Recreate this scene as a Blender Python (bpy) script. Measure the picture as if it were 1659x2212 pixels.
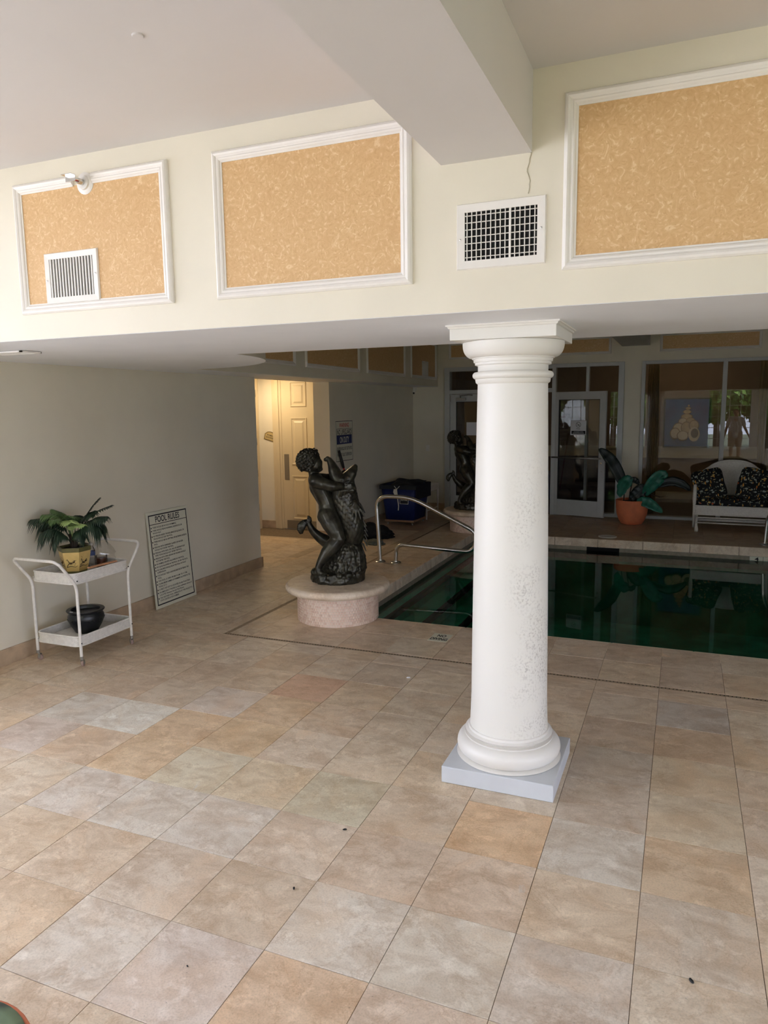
import bpy, bmesh, math, random
from math import sin, cos, pi, radians, sqrt, atan2
from mathutils import Vector, Matrix, noise

for _o in list(bpy.data.objects):
    bpy.data.objects.remove(_o, do_unlink=True)
SC = bpy.context.scene
COL = SC.collection
T = 0.4064                      # one floor tile, in metres: the room is measured in tiles
def V(x, y, z=0.0):
    return Vector((x * T, y * T, z * T))

# ------------------------------------------------------------------ camera
cam_d = bpy.data.cameras.new('camera')
cam = bpy.data.objects.new('camera', cam_d)
COL.objects.link(cam)
cam_d.sensor_width = 36.0
cam_d.sensor_fit = 'AUTO'
cam_d.lens = 1568.0 / 2212.0 * 36.0
cam_d.clip_start = 0.02
cam_d.clip_end = 200.0
_yaw, _pitch, _roll = 0.3914, -0.1419, -0.0130
_f = Vector((-sin(_yaw) * cos(_pitch), cos(_yaw) * cos(_pitch), sin(_pitch)))
_r = Vector((cos(_yaw), sin(_yaw), 0.0))
_u = _r.cross(_f)
_r2 = cos(_roll) * _r + sin(_roll) * _u
_u2 = -sin(_roll) * _r + cos(_roll) * _u
cam.matrix_world = Matrix(((_r2.x, _u2.x, -_f.x, 2.2036 * T), (_r2.y, _u2.y, -_f.y, -4.8887 * T),
                           (_r2.z, _u2.z, -_f.z, 4.6696 * T), (0, 0, 0, 1)))
SC.camera = cam

# ------------------------------------------------------------------ sky, sun, exposure
SKY_STRENGTH = 4.3
SUN_STRENGTH = 11.0
world = bpy.data.worlds.new('sky')
SC.world = world
world.use_nodes = True
_wn = world.node_tree.nodes
_wn['Background'].inputs[0].default_value = (0.85, 0.93, 1.17, 1)
_wn['Background'].inputs[1].default_value = SKY_STRENGTH
sun_d = bpy.data.lights.new('sun', 'SUN')
sun = bpy.data.objects.new('sun', sun_d)
COL.objects.link(sun)
sun_d.energy = SUN_STRENGTH
sun_d.angle = 0.01
sun_d.color = (1.0, 0.97, 0.93)
# the sun stands high beyond the roof: it lights the garden behind the camera, never the room
sun.rotation_euler = Vector((-0.06, -0.40, -0.91)).to_track_quat('-Z', 'Y').to_euler()
def sky_portal(name, x0, x1, y0, y1, z0, z1, direction):
    """Marks a window opening so that the sky's light through it is sampled well (adds no light)."""
    d = bpy.data.lights.new(name, 'AREA')
    d.shape = 'RECTANGLE'
    d.cycles.is_portal = True
    o = bpy.data.objects.new(name, d)
    COL.objects.link(o)
    o.location = V((x0 + x1) / 2, (y0 + y1) / 2, (z0 + z1) / 2)
    o.rotation_euler = Vector(direction).to_track_quat('-Z', 'Z').to_euler()
    d.size = ((x1 - x0) + (y1 - y0)) * T
    d.size_y = (z1 - z0) * T
    return o
SC.view_settings.view_transform = 'Standard'
SC.view_settings.look = 'None'
SC.view_settings.gamma = 1.0
SC.view_settings.use_curve_mapping = False
SC.view_settings.exposure = 0.84
SC.cycles.max_bounces = 10
SC.cycles.diffuse_bounces = 6
SC.cycles.glossy_bounces = 4
SC.cycles.transmission_bounces = 8
SC.cycles.transparent_max_bounces = 16
SC.cycles.sample_clamp_indirect = 8.0
SC.cycles.caustics_reflective = False
SC.cycles.caustics_refractive = False
SC.cycles.use_denoising = True

# ------------------------------------------------------------------ helpers
def srgb(r, g, b):
    def c(v):
        v /= 255.0
        return v / 12.92 if v <= 0.04045 else ((v + 0.055) / 1.055) ** 2.4
    return (c(r), c(g), c(b), 1.0)

def link(o, parent=None):
    COL.objects.link(o)
    if parent is not None:
        o.parent = parent
    return o

def obj(name, bm, mats, parent=None, smooth=False, loc=None, sharp=None):
    me = bpy.data.meshes.new(name)
    bmesh.ops.recalc_face_normals(bm, faces=bm.faces)
    bm.to_mesh(me)
    bm.free()
    for m in (mats if isinstance(mats, (list, tuple)) else [mats]):
        me.materials.append(m)
    if smooth:
        me.polygons.foreach_set('use_smooth', [True] * len(me.polygons))
        if sharp is not None:
            me.set_sharp_from_angle(angle=radians(sharp))
    o = bpy.data.objects.new(name, me)
    if loc is not None:
        o.location = loc
    o['kind'] = 'stuff'
    return link(o, parent)

def tag(o, label=None, cat=None, group=None, kind=None):
    if label: o['label'] = label
    if cat: o['category'] = cat
    if group: o['group'] = group
    if kind: o['kind'] = kind
    return o

def thing(name, label, cat, loc=(0, 0, 0), rz=0.0, group=None):
    o = bpy.data.objects.new(name, None)
    o.empty_display_size = 0.1
    COL.objects.link(o)
    o.location = loc
    o.rotation_euler = (0, 0, rz)
    return tag(o, label, cat, group)

def struct(name, bm, mats, smooth=False):
    return tag(obj(name, bm, mats, None, smooth), kind='structure')

def copy_tree(o, parent=None):
    c = o.copy()
    COL.objects.link(c)
    c.parent = parent
    for ch in list(o.children):
        copy_tree(ch, c)
    return c

def B():
    return bmesh.new()

def box(bm, x0, x1, y0, y1, z0, z1, mi=0, bevel=0.0, s=1.0):
    c = [bm.verts.new((x * s, y * s, z * s)) for x, y, z in
         ((x0, y0, z0), (x1, y0, z0), (x1, y1, z0), (x0, y1, z0), (x0, y0, z1), (x1, y0, z1), (x1, y1, z1), (x0, y1, z1))]
    fs = []
    for q in ((3, 2, 1, 0), (4, 5, 6, 7), (0, 1, 5, 4), (1, 2, 6, 5), (2, 3, 7, 6), (3, 0, 4, 7)):
        f = bm.faces.new([c[i] for i in q])
        f.material_index = mi
        fs.append(f)
    if bevel > 0:
        es = list({e for f in fs for e in f.edges})
        r = bmesh.ops.bevel(bm, geom=es, offset=bevel, segments=2, affect='EDGES', profile=0.5)
        for f in r['faces']:
            f.material_index = mi
    return c

def tbox(bm, *a, **k):
    return box(bm, *a, s=T, **k)

def frame_of(d):
    d = d.normalized()
    a = Vector((0, 0, 1)) if abs(d.z) < 0.92 else Vector((1, 0, 0))
    u = d.cross(a).normalized()
    return u, d.cross(u).normalized()

def tube(bm, pts, r, seg=10, closed=False, mi=0, cap=True):
    """A round bar swept along pts; r is one radius or one per point."""
    pts = [Vector(p) for p in pts]
    n = len(pts)
    rs = r if isinstance(r, (list, tuple)) else [r] * n
    rings = []
    u = None
    for i, p in enumerate(pts):
        a = pts[(i - 1) % n] if (closed or i > 0) else p
        b = pts[(i + 1) % n] if (closed or i < n - 1) else p
        d = (b - a)
        if d.length < 1e-9:
            d = Vector((0, 0, 1))
        d.normalize()
        if u is None:
            u, w = frame_of(d)
        else:
            u = (u - d * u.dot(d))
            if u.length < 1e-6:
                u, w = frame_of(d)
            u.normalize()
            w = d.cross(u).normalized()
        k = 1.0
        if (closed or 0 < i < n - 1):
            e1 = (p - a).normalized(); e2 = (b - p).normalized()
            c = max(-0.9, min(1.0, e1.dot(e2)))
            k = 1.0 / max(0.55, sqrt((1 + c) / 2))
            k = min(k, 1.25)
        rings.append([bm.verts.new(p + (u * cos(2 * pi * j / seg) + w * sin(2 * pi * j / seg)) * rs[i] * (k if len(pts) < 7 else 1)) for j in range(seg)])
    m = n if closed else n - 1
    for i in range(m):
        A, Bq = rings[i], rings[(i + 1) % n]
        for j in range(seg):
            f = bm.faces.new((A[j], A[(j + 1) % seg], Bq[(j + 1) % seg], Bq[j]))
            f.material_index = mi
            f.smooth = True
    if cap and not closed:
        for R_ in (list(reversed(rings[0])), rings[-1]):
            f = bm.faces.new(R_)
            f.material_index = mi

def bend(pts, r, n=6):
    """Round the corners of a polyline with radius r."""
    pts = [Vector(p) for p in pts]
    out = [pts[0]]
    for i in range(1, len(pts) - 1):
        p, a, b = pts[i], pts[i - 1], pts[i + 1]
        d1, d2 = (a - p), (b - p)
        k = min(r, d1.length * 0.49, d2.length * 0.49)
        p1 = p + d1.normalized() * k
        p2 = p + d2.normalized() * k
        for j in range(n + 1):
            t = j / n
            out.append((1 - t) ** 2 * p1 + 2 * t * (1 - t) * p + t * t * p2)
    out.append(pts[-1])
    return out

def lathe(bm, prof, seg=32, c=(0, 0, 0), mi=0, s=1.0, caps=True):
    """prof: (radius, z) from the bottom up."""
    rings = []
    for r, z in prof:
        rings.append([bm.verts.new((c[0] + r * s * cos(2 * pi * j / seg), c[1] + r * s * sin(2 * pi * j / seg), c[2] + z * s)) for j in range(seg)])
    for A, Bq in zip(rings, rings[1:]):
        for j in range(seg):
            f = bm.faces.new((A[j], A[(j + 1) % seg], Bq[(j + 1) % seg], Bq[j]))
            f.material_index = mi
    if caps:
        f = bm.faces.new(list(reversed(rings[0]))); f.material_index = mi
        f = bm.faces.new(rings[-1]); f.material_index = mi

def ball(bm, c, r, scale=(1, 1, 1), sub=2, mi=0, rot=None):
    m = Matrix.Translation(Vector(c)) @ (rot.to_4x4() if rot else Matrix.Identity(4)) @ Matrix.Diagonal((r * scale[0], r * scale[1], r * scale[2], 1))
    g = bmesh.ops.create_icosphere(bm, subdivisions=sub, radius=1.0, matrix=m)
    for v in g['verts']:
        for f in v.link_faces:
            f.material_index = mi
            f.smooth = True

def capsule(bm, p0, p1, r0, r1, seg=16):
    """A tapered limb with rounded ends."""
    p0, p1 = Vector(p0), Vector(p1)
    d = (p1 - p0)
    L = d.length
    if L < 1e-6:
        ball(bm, p0, r0); return
    d.normalize()
    u, w = frame_of(d)
    rings = []
    st = []
    for k in range(1, 5):
        a = pi / 2 * (1 - k / 4.0)
        st.append((-r0 * sin(a), r0 * cos(a)))
    for k in range(0, 4):
        a = pi / 2 * k / 4.0
        st.append((L + r1 * sin(a), r1 * cos(a)))
    for x, rr in st:
        rings.append([bm.verts.new(p0 + d * x + (u * cos(2 * pi * j / seg) + w * sin(2 * pi * j / seg)) * rr) for j in range(seg)])
    for A, Bq in zip(rings, rings[1:]):
        for j in range(seg):
            bm.faces.new((A[j], A[(j + 1) % seg], Bq[(j + 1) % seg], Bq[j]))
    a = bm.verts.new(p0 - d * r0)
    b = bm.verts.new(p1 + d * r1)
    for j in range(seg):
        bm.faces.new((a, rings[0][(j + 1) % seg], rings[0][j]))
        bm.faces.new((b, rings[-1][j], rings[-1][(j + 1) % seg]))

def limb(bm, pts, rs):
    for i in range(len(pts) - 1):
        capsule(bm, pts[i], pts[i + 1], rs[i], rs[i + 1])

def prism(bm, poly, z0, z1, mi=0):
    """Extrude a 2D outline (x, y) from z0 to z1."""
    a = [bm.verts.new((x, y, z0)) for x, y in poly]
    b = [bm.verts.new((x, y, z1)) for x, y in poly]
    n = len(poly)
    fs = [bm.faces.new(list(reversed(a))), bm.faces.new(b)]
    for i in range(n):
        fs.append(bm.faces.new((a[i], a[(i + 1) % n], b[(i + 1) % n], b[i])))
    for f in fs:
        f.material_index = mi

def slab_xz(bm, poly, y0, y1, mi=0):
    """Extrude a 2D outline (x, z) from y0 (front) to y1."""
    a = [bm.verts.new((x, y0, z)) for x, z in poly]
    b = [bm.verts.new((x, y1, z)) for x, z in poly]
    n = len(poly)
    fs = [bm.faces.new(a), bm.faces.new(list(reversed(b)))]
    for i in range(n):
        fs.append(bm.faces.new((a[(i + 1) % n], a[i], b[i], b[(i + 1) % n])))
    for f in fs:
        f.material_index = mi

def remeshed(name, bm, mat, parent, voxel, smooth_it=4, disp=None):
    """Fuses the overlapping pieces in bm into one continuous skin."""
    me = bpy.data.meshes.new(name + '_raw')
    bmesh.ops.recalc_face_normals(bm, faces=bm.faces)
    bm.to_mesh(me)
    bm.free()
    o = bpy.data.objects.new(name + '_raw', me)
    COL.objects.link(o)
    m = o.modifiers.new('r', 'REMESH')
    m.mode = 'VOXEL'
    m.voxel_size = voxel
    if smooth_it:
        s = o.modifiers.new('s', 'SMOOTH')
        s.factor = 0.5
        s.iterations = smooth_it
    dg = bpy.context.evaluated_depsgraph_get()
    new = bpy.data.meshes.new_from_object(o.evaluated_get(dg))
    new.name = name
    bpy.data.objects.remove(o, do_unlink=True)
    new.materials.clear()
    if disp:
        co = [v.co.copy() for v in new.vertices]
        no = [v.normal.copy() for v in new.vertices]
        for v, c, n in zip(new.vertices, co, no):
            v.co = c + n * disp(c)
    new.materials.append(mat)
    new.polygons.foreach_set('use_smooth', [True] * len(new.polygons))
    r = bpy.data.objects.new(name, new)
    return link(r, parent)

def lettering(name, lines, mat, parent, depth=0.0006, loc=(0, 0, 0), rot=(pi / 2, 0, 0), bold=.022):
    """Flat print: lines = (text, x, z, height, max width or None, align). Lies in the parent's XZ plane, facing -Y."""
    bm = B()
    for text, x, z, h, w, al in lines:
        cu = bpy.data.curves.new('t', 'FONT')
        cu.body = text
        cu.size = h / 0.7
        cu.align_x = al
        cu.resolution_u = 5 if h > .04 else 2
        cu.offset = bold * h
        o = bpy.data.objects.new('t', cu)
        COL.objects.link(o)
        bpy.context.view_layer.update()
        me = bpy.data.meshes.new_from_object(o.evaluated_get(bpy.context.evaluated_depsgraph_get()))
        bpy.data.objects.remove(o, do_unlink=True)
        xs = [v.co.x for v in me.vertices]
        k = 1.0
        if xs and w:
            k = w / max(1e-6, max(xs) - min(xs))
        me.transform(Matrix(((k, 0, 0, x), (0, 0, -1, -depth), (0, 1, 0, z), (0, 0, 0, 1))))
        bm.from_mesh(me)
        bpy.data.meshes.remove(me)
    for f in bm.faces:
        f.normal_update()
        if f.normal.y > 0:
            f.normal_flip()
    me = bpy.data.meshes.new(name)
    bm.to_mesh(me)
    bm.free()
    me.materials.append(mat)
    o = bpy.data.objects.new(name, me)
    o.location = loc
    o['kind'] = 'stuff'
    return link(o, parent)
# ------------------------------------------------------------------ materials
MATS = {}
def mat(name, col, rough=0.6, metal=0.0, spec=0.5, noise_amt=0.0, noise_scale=8.0, bump=0.0, bump_scale=60.0, coat=0.0, col2=None, detail=4.0, obj_coords=True):
    if name in MATS:
        return MATS[name]
    m = bpy.data.materials.new(name)
    m.use_nodes = True
    nt = m.node_tree
    p = nt.nodes['Principled BSDF']
    p.inputs['Base Color'].default_value = col
    p.inputs['Roughness'].default_value = rough
    p.inputs['Metallic'].default_value = metal
    p.inputs['Specular IOR Level'].default_value = spec
    p.inputs['Coat Weight'].default_value = coat
    tc = nt.nodes.new('ShaderNodeTexCoord')
    src = tc.outputs['Object']
    if noise_amt > 0 or col2 is not None:
        n = nt.nodes.new('ShaderNodeTexNoise')
        n.inputs['Scale'].default_value = noise_scale
        n.inputs['Detail'].default_value = detail
        nt.links.new(src, n.inputs['Vector'])
        mx = nt.nodes.new('ShaderNodeMix')
        mx.data_type = 'RGBA'
        c2 = col2 if col2 is not None else tuple(max(0.0, c * (1 - noise_amt)) for c in col[:3]) + (1,)
        mx.inputs['A'].default_value = col
        mx.inputs['B'].default_value = c2
        rp = nt.nodes.new('ShaderNodeMapRange')
        rp.inputs['From Min'].default_value = 0.35
        rp.inputs['From Max'].default_value = 0.65
        nt.links.new(n.outputs['Fac'], rp.inputs['Value'])
        nt.links.new(rp.outputs['Result'], mx.inputs['Factor'])
        nt.links.new(mx.outputs['Result'], p.inputs['Base Color'])
    if bump > 0:
        n2 = nt.nodes.new('ShaderNodeTexNoise')
        n2.inputs['Scale'].default_value = bump_scale
        n2.inputs['Detail'].default_value = 3.0
        nt.links.new(src, n2.inputs['Vector'])
        bp = nt.nodes.new('ShaderNodeBump')
        bp.inputs['Strength'].default_value = bump
        bp.inputs['Distance'].default_value = 0.002
        nt.links.new(n2.outputs['Fac'], bp.inputs['Height'])
        nt.links.new(bp.outputs['Normal'], p.inputs['Normal'])
    MATS[name] = m
    return m

def glass_mat(name, tint, f0=0.06, rough=0.0):
    """A thin clear pane: lets light through, mirrors more at a slant."""
    m = bpy.data.materials.new(name)
    m.use_nodes = True
    nt = m.node_tree
    nt.nodes.clear()
    out = nt.nodes.new('ShaderNodeOutputMaterial')
    tr = nt.nodes.new('ShaderNodeBsdfTransparent')
    tr.inputs[0].default_value = tint
    gl = nt.nodes.new('ShaderNodeBsdfGlossy')
    gl.inputs['Roughness'].default_value = rough
    fr = nt.nodes.new('ShaderNodeFresnel')
    fr.inputs['IOR'].default_value = f0
    mx = nt.nodes.new('ShaderNodeMixShader')
    nt.links.new(fr.outputs[0], mx.inputs[0])
    nt.links.new(tr.outputs[0], mx.inputs[1])
    nt.links.new(gl.outputs[0], mx.inputs[2])
    nt.links.new(mx.outputs[0], out.inputs[0])
    return m

M_wall = mat('painted_wall', srgb(229, 222, 204), 0.55, noise_amt=0.04, noise_scale=3, bump=0.12, bump_scale=220)
M_ceil = mat('painted_ceiling', srgb(213, 210, 209), 0.7, noise_amt=0.03, noise_scale=2, bump=0.1, bump_scale=150)
M_soff = mat('white_soffit_paint', srgb(243, 246, 252), 0.6, noise_amt=0.03, noise_scale=3)
M_white = mat('white_gloss_paint', srgb(236, 232, 226), 0.35, noise_amt=0.03, noise_scale=10)
M_base = mat('stone_baseboard', srgb(196, 172, 144), 0.5, noise_amt=0.25, noise_scale=9, bump=0.2)
M_grout = mat('tile_grout', srgb(132, 116, 98), 0.9, noise_amt=0.3, noise_scale=30)
M_alu = mat('pale_painted_aluminium', srgb(196, 198, 198), 0.4, noise_amt=0.05)
M_aludark = mat('dark_gasket', srgb(30, 30, 30), 0.5)
M_chrome = mat('brushed_stainless_steel', (0.62, 0.61, 0.58, 1), 0.24, metal=1.0)
M_steel = mat('dull_steel_plate', (0.36, 0.34, 0.31, 1), 0.45, metal=0.9)
M_black = mat('black_plastic', srgb(16, 16, 17), 0.5)
M_dark = mat('dark_void', srgb(9, 9, 9), 0.9)
M_ink = mat('black_print', srgb(22, 22, 30), 0.6)
M_navy = mat('navy_print', srgb(24, 36, 92), 0.5)
M_red = mat('red_print', srgb(188, 26, 30), 0.5)
M_signw = mat('white_sign_board', srgb(226, 224, 205), 0.4, noise_amt=0.05, noise_scale=6)
M_paper = mat('white_paper', srgb(226, 226, 232), 0.7)
M_wicker = mat('white_painted_wicker', srgb(234, 230, 224), 0.5, noise_amt=0.12, noise_scale=40)
M_glass = glass_mat('window_glass', (0.80, 0.80, 0.78, 1), 1.52)
M_clearpl = glass_mat('clear_plastic', (0.93, 0.93, 0.93, 1), 1.25, 0.12)
def bag_mat():
    m = bpy.data.materials.new('thin_bag_film')
    m.use_nodes = True
    nt = m.node_tree
    nt.nodes.clear()
    L = nt.links.new
    out = nt.nodes.new('ShaderNodeOutputMaterial')
    tr = nt.nodes.new('ShaderNodeBsdfTransparent')
    df = nt.nodes.new('ShaderNodeBsdfTranslucent'); df.inputs[0].default_value = (.9, .9, .9, 1)
    gl = nt.nodes.new('ShaderNodeBsdfGlossy'); gl.inputs['Roughness'].default_value = .15
    a = nt.nodes.new('ShaderNodeMixShader'); a.inputs[0].default_value = .10
    c = nt.nodes.new('ShaderNodeMixShader'); c.inputs[0].default_value = .10
    L(tr.outputs[0], a.inputs[1]); L(df.outputs[0], a.inputs[2])
    L(a.outputs[0], c.inputs[1]); L(gl.outputs[0], c.inputs[2]); L(c.outputs[0], out.inputs[0])
    return m
M_bag = bag_mat()
M_gblack = mat('glazed_black_ceramic', srgb(24, 27, 31), 0.32, bump=0.6, bump_scale=45, noise_amt=0.4, noise_scale=30)
M_soil = mat('potting_soil', srgb(38, 30, 24), 0.95, bump=0.9, bump_scale=90)
M_terra = mat('terracotta', srgb(240, 140, 98), 0.75, noise_amt=0.2, noise_scale=6)
M_leafd = mat('dark_palm_leaf', srgb(42, 62, 44), 0.45, noise_amt=0.35, noise_scale=14)
M_leafm = mat('mid_green_palm_leaf', srgb(88, 116, 66), 0.45, noise_amt=0.3, noise_scale=14)
M_leafl = mat('pale_green_palm_leaf', srgb(170, 194, 122), 0.45, noise_amt=0.2, noise_scale=14)
M_leafb = mat('blue_green_broad_leaf', srgb(44, 120, 100), 0.4, noise_amt=0.35, noise_scale=18)
M_leafk = mat('deep_green_broad_leaf', srgb(20, 34, 30), 0.4, noise_amt=0.3, noise_scale=18)
M_stem = mat('brown_stem', srgb(62, 48, 36), 0.8, noise_amt=0.4, noise_scale=30)
M_blue = mat('blue_canvas_bin', srgb(13, 30, 86), 0.6, noise_amt=0.2, noise_scale=12, bump=0.3, bump_scale=300)
M_bluedk = mat('dark_liner', srgb(14, 16, 26), 0.7, bump=0.4, bump_scale=40)
M_rope = mat('white_rope', srgb(214, 208, 196), 0.8, bump=0.5, bump_scale=300)
M_wood = mat('bare_wood', srgb(168, 128, 96), 0.7, noise_amt=0.3, noise_scale=12)
M_cone = mat('creamy_door_paint', srgb(214, 199, 168), 0.4, noise_amt=0.03)
M_cork = mat('pink_cork_board', srgb(206, 168, 138), 0.7)

def bronze():
    m = bpy.data.materials.new('dark_patinated_bronze')
    m.use_nodes = True
    nt = m.node_tree
    p = nt.nodes['Principled BSDF']
    tc = nt.nodes.new('ShaderNodeTexCoord')
    n = nt.nodes.new('ShaderNodeTexNoise'); n.inputs['Scale'].default_value = 14; n.inputs['Detail'].default_value = 6
    nt.links.new(tc.outputs['Object'], n.inputs['Vector'])
    cr = nt.nodes.new('ShaderNodeValToRGB')
    cr.color_ramp.elements[0].position = 0.35; cr.color_ramp.elements[0].color = srgb(44, 41, 34)
    cr.color_ramp.elements[1].position = 0.7; cr.color_ramp.elements[1].color = srgb(78, 75, 63)
    nt.links.new(n.outputs['Fac'], cr.inputs['Fac'])
    nt.links.new(cr.outputs['Color'], p.inputs['Base Color'])
    p.inputs['Metallic'].default_value = 0.55
    p.inputs['Roughness'].default_value = 0.3
    n2 = nt.nodes.new('ShaderNodeTexNoise'); n2.inputs['Scale'].default_value = 90; n2.inputs['Detail'].default_value = 3
    nt.links.new(tc.outputs['Object'], n2.inputs['Vector'])
    b = nt.nodes.new('ShaderNodeBump'); b.inputs['Strength'].default_value = 0.15; b.inputs['Distance'].default_value = 0.003
    nt.links.new(n2.outputs['Fac'], b.inputs['Height'])
    nt.links.new(b.outputs['Normal'], p.inputs['Normal'])
    return m
M_bronze = bronze()

def travertine(name, tint_from_object=True, base=(0.52, 0.42, 0.31, 1), rough=0.34):
    """Filled travertine: clouds, veins and pale pitted patches; each stone's own tint comes from its object colour."""
    m = bpy.data.materials.new(name)
    m.use_nodes = True
    nt = m.node_tree
    p = nt.nodes['Principled BSDF']
    L = nt.links.new
    tc = nt.nodes.new('ShaderNodeTexCoord')
    oi = nt.nodes.new('ShaderNodeObjectInfo')
    off = nt.nodes.new('ShaderNodeVectorMath'); off.operation = 'SCALE'
    off.inputs[0].default_value = (37.0, 19.0, 11.0)
    L(oi.outputs['Random'], off.inputs['Scale'])
    add = nt.nodes.new('ShaderNodeVectorMath'); add.operation = 'ADD'
    L(tc.outputs['Object'], add.inputs[0]); L(off.outputs[0], add.inputs[1])
    def nz(scale, detail, rough_=0.6, dist=0.0, stretch=None):
        n = nt.nodes.new('ShaderNodeTexNoise')
        n.inputs['Scale'].default_value = scale
        n.inputs['Detail'].default_value = detail
        n.inputs['Roughness'].default_value = rough_
        n.inputs['Distortion'].default_value = dist
        if stretch:
            mp = nt.nodes.new('ShaderNodeMapping')
            mp.inputs['Scale'].default_value = stretch
            L(add.outputs[0], mp.inputs['Vector']); L(mp.outputs[0], n.inputs['Vector'])
        else:
            L(add.outputs[0], n.inputs['Vector'])
        return n
    def rng(src, a, b, lo=0.0, hi=1.0):
        r = nt.nodes.new('ShaderNodeMapRange')
        r.inputs['From Min'].default_value = a; r.inputs['From Max'].default_value = b
        r.inputs['To Min'].default_value = lo; r.inputs['To Max'].default_value = hi
        L(src, r.inputs['Value'])
        return r.outputs['Result']
    def mixc(a, b, fac, mode='MIX'):
        x = nt.nodes.new('ShaderNodeMix'); x.data_type = 'RGBA'; x.blend_type = mode
        for k, s in (('A', a), ('B', b)):
            if isinstance(s, tuple): x.inputs[k].default_value = s
            else: L(s, x.inputs[k])
        if isinstance(fac, float): x.inputs['Factor'].default_value = fac
        else: L(fac, x.inputs['Factor'])
        return x.outputs['Result']
    if tint_from_object:
        c0 = oi.outputs['Color']
    else:
        rgb = nt.nodes.new('ShaderNodeRGB'); rgb.outputs[0].default_value = base
        c0 = rgb.outputs[0]
    clouds = nz(5.0, 6, 0.65, 0.6, (1.0, 1.7, 1.0))
    c = mixc(c0, mixc(c0, (0.62, 0.52, 0.43, 1), 1.0, 'MULTIPLY'), rng(clouds.outputs['Fac'], 0.42, 0.66, 0.0, 0.66))
    warm = nz(2.6, 4, 0.55, 1.0)
    c = mixc(c, mixc(c0, (1.04, 0.90, 0.76, 1), 1.0, 'MULTIPLY'), rng(warm.outputs['Fac'], 0.5, 0.75, 0.0, 0.6))
    pale = nz(11.0, 8, 0.72, 0.3)
    c = mixc(c, mixc(c0, (1.35, 1.40, 1.46, 1), 1.0, 'MULTIPLY'), rng(pale.outputs['Fac'], 0.53, 0.66, 0.0, 0.44))
    vein = nz(2.6, 9, 0.66, 0.5)
    ab = nt.nodes.new('ShaderNodeMath'); ab.operation = 'SUBTRACT'; ab.inputs[1].default_value = 0.5
    L(vein.outputs['Fac'], ab.inputs[0])
    ab2 = nt.nodes.new('ShaderNodeMath'); ab2.operation = 'ABSOLUTE'
    L(ab.outputs[0], ab2.inputs[0])
    c = mixc(c, mixc(c0, (0.60, 0.46, 0.33, 1), 1.0, 'MULTIPLY'), rng(ab2.outputs[0], 0.0, 0.014, 0.34, 0.0))
    chalk = nz(4.5, 7, 0.7, 0.8)
    c = mixc(c, (0.66, 0.66, 0.65, 1), rng(chalk.outputs['Fac'], 0.67, 0.74, 0.0, 0.75))
    pits = nz(60.0, 5, 0.7)
    c = mixc(c, (0.13, 0.10, 0.075, 1), rng(pits.outputs['Fac'], 0.64, 0.72, 0.0, 0.5))
    fine = nz(140.0, 3, 0.6)
    c = mixc(c, mixc(c, (0.72, 0.72, 0.70, 1), 1.0, 'MULTIPLY'), rng(fine.outputs['Fac'], 0.45, 0.65, 0.0, 0.5))
    L(c, p.inputs['Base Color'])
    L(rng(pale.outputs['Fac'], 0.3, 0.7, rough, rough + 0.25), p.inputs['Roughness'])
    b = nt.nodes.new('ShaderNodeBump'); b.inputs['Strength'].default_value = 0.25; b.inputs['Distance'].default_value = 0.002
    L(pits.outputs['Fac'], b.inputs['Height']); b.invert = True
    L(b.outputs['Normal'], p.inputs['Normal'])
    return m
M_tile = travertine('travertine_tile')
M_coping = travertine('travertine_coping', False, srgb(238, 220, 198), 0.35)

def wallpaper():
    """Peach paper printed with small curling leaf strokes."""
    m = bpy.data.materials.new('peach_leaf_wallpaper')
    m.use_nodes = True
    nt = m.node_tree
    p = nt.nodes['Principled BSDF']
    L = nt.links.new
    tc = nt.nodes.new('ShaderNodeTexCoord')
    n = nt.nodes.new('ShaderNodeTexNoise'); n.inputs['Scale'].default_value = 26; n.inputs['Detail'].default_value = 3; n.inputs['Distortion'].default_value = 2.6
    L(tc.outputs['Object'], n.inputs['Vector'])
    w = nt.nodes.new('ShaderNodeTexNoise'); w.inputs['Scale'].default_value = 34; w.inputs['Detail'].default_value = 2; w.inputs['Distortion'].default_value = 3.2
    mp = nt.nodes.new('ShaderNodeMapping'); mp.inputs['Location'].default_value = (3, 7, 1)
    L(tc.outputs['Object'], mp.inputs[0]); L(mp.outputs[0], w.inputs['Vector'])
    cr = nt.nodes.new('ShaderNodeValToRGB')
    e = cr.color_ramp.elements
    e[0].position = 0.34; e[0].color = srgb(210, 170, 120)
    e[1].position = 0.52; e[1].color = srgb(216, 178, 128)
    x = e.new(0.60); x.color = srgb(220, 183, 134)
    x = e.new(0.66); x.color = srgb(230, 200, 154)
    L(n.outputs['Fac'], cr.inputs['Fac'])
    cr2 = nt.nodes.new('ShaderNodeValToRGB')
    e = cr2.color_ramp.elements
    e[0].position = 0.60; e[0].color = (0, 0, 0, 1)
    e[1].position = 0.66; e[1].color = (0.8, 0.8, 0.8, 1)
    L(w.outputs['Fac'], cr2.inputs['Fac'])
    mx = nt.nodes.new('ShaderNodeMix'); mx.data_type = 'RGBA'
    L(cr2.outputs['Color'], mx.inputs['Factor']); L(cr.outputs['Color'], mx.inputs['A'])
    mx.inputs['B'].default_value = srgb(204, 162, 112)
    L(mx.outputs['Result'], p.inputs['Base Color'])
    p.inputs['Roughness'].default_value = 0.6
    return m
M_paperpeach = wallpaper()

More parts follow.
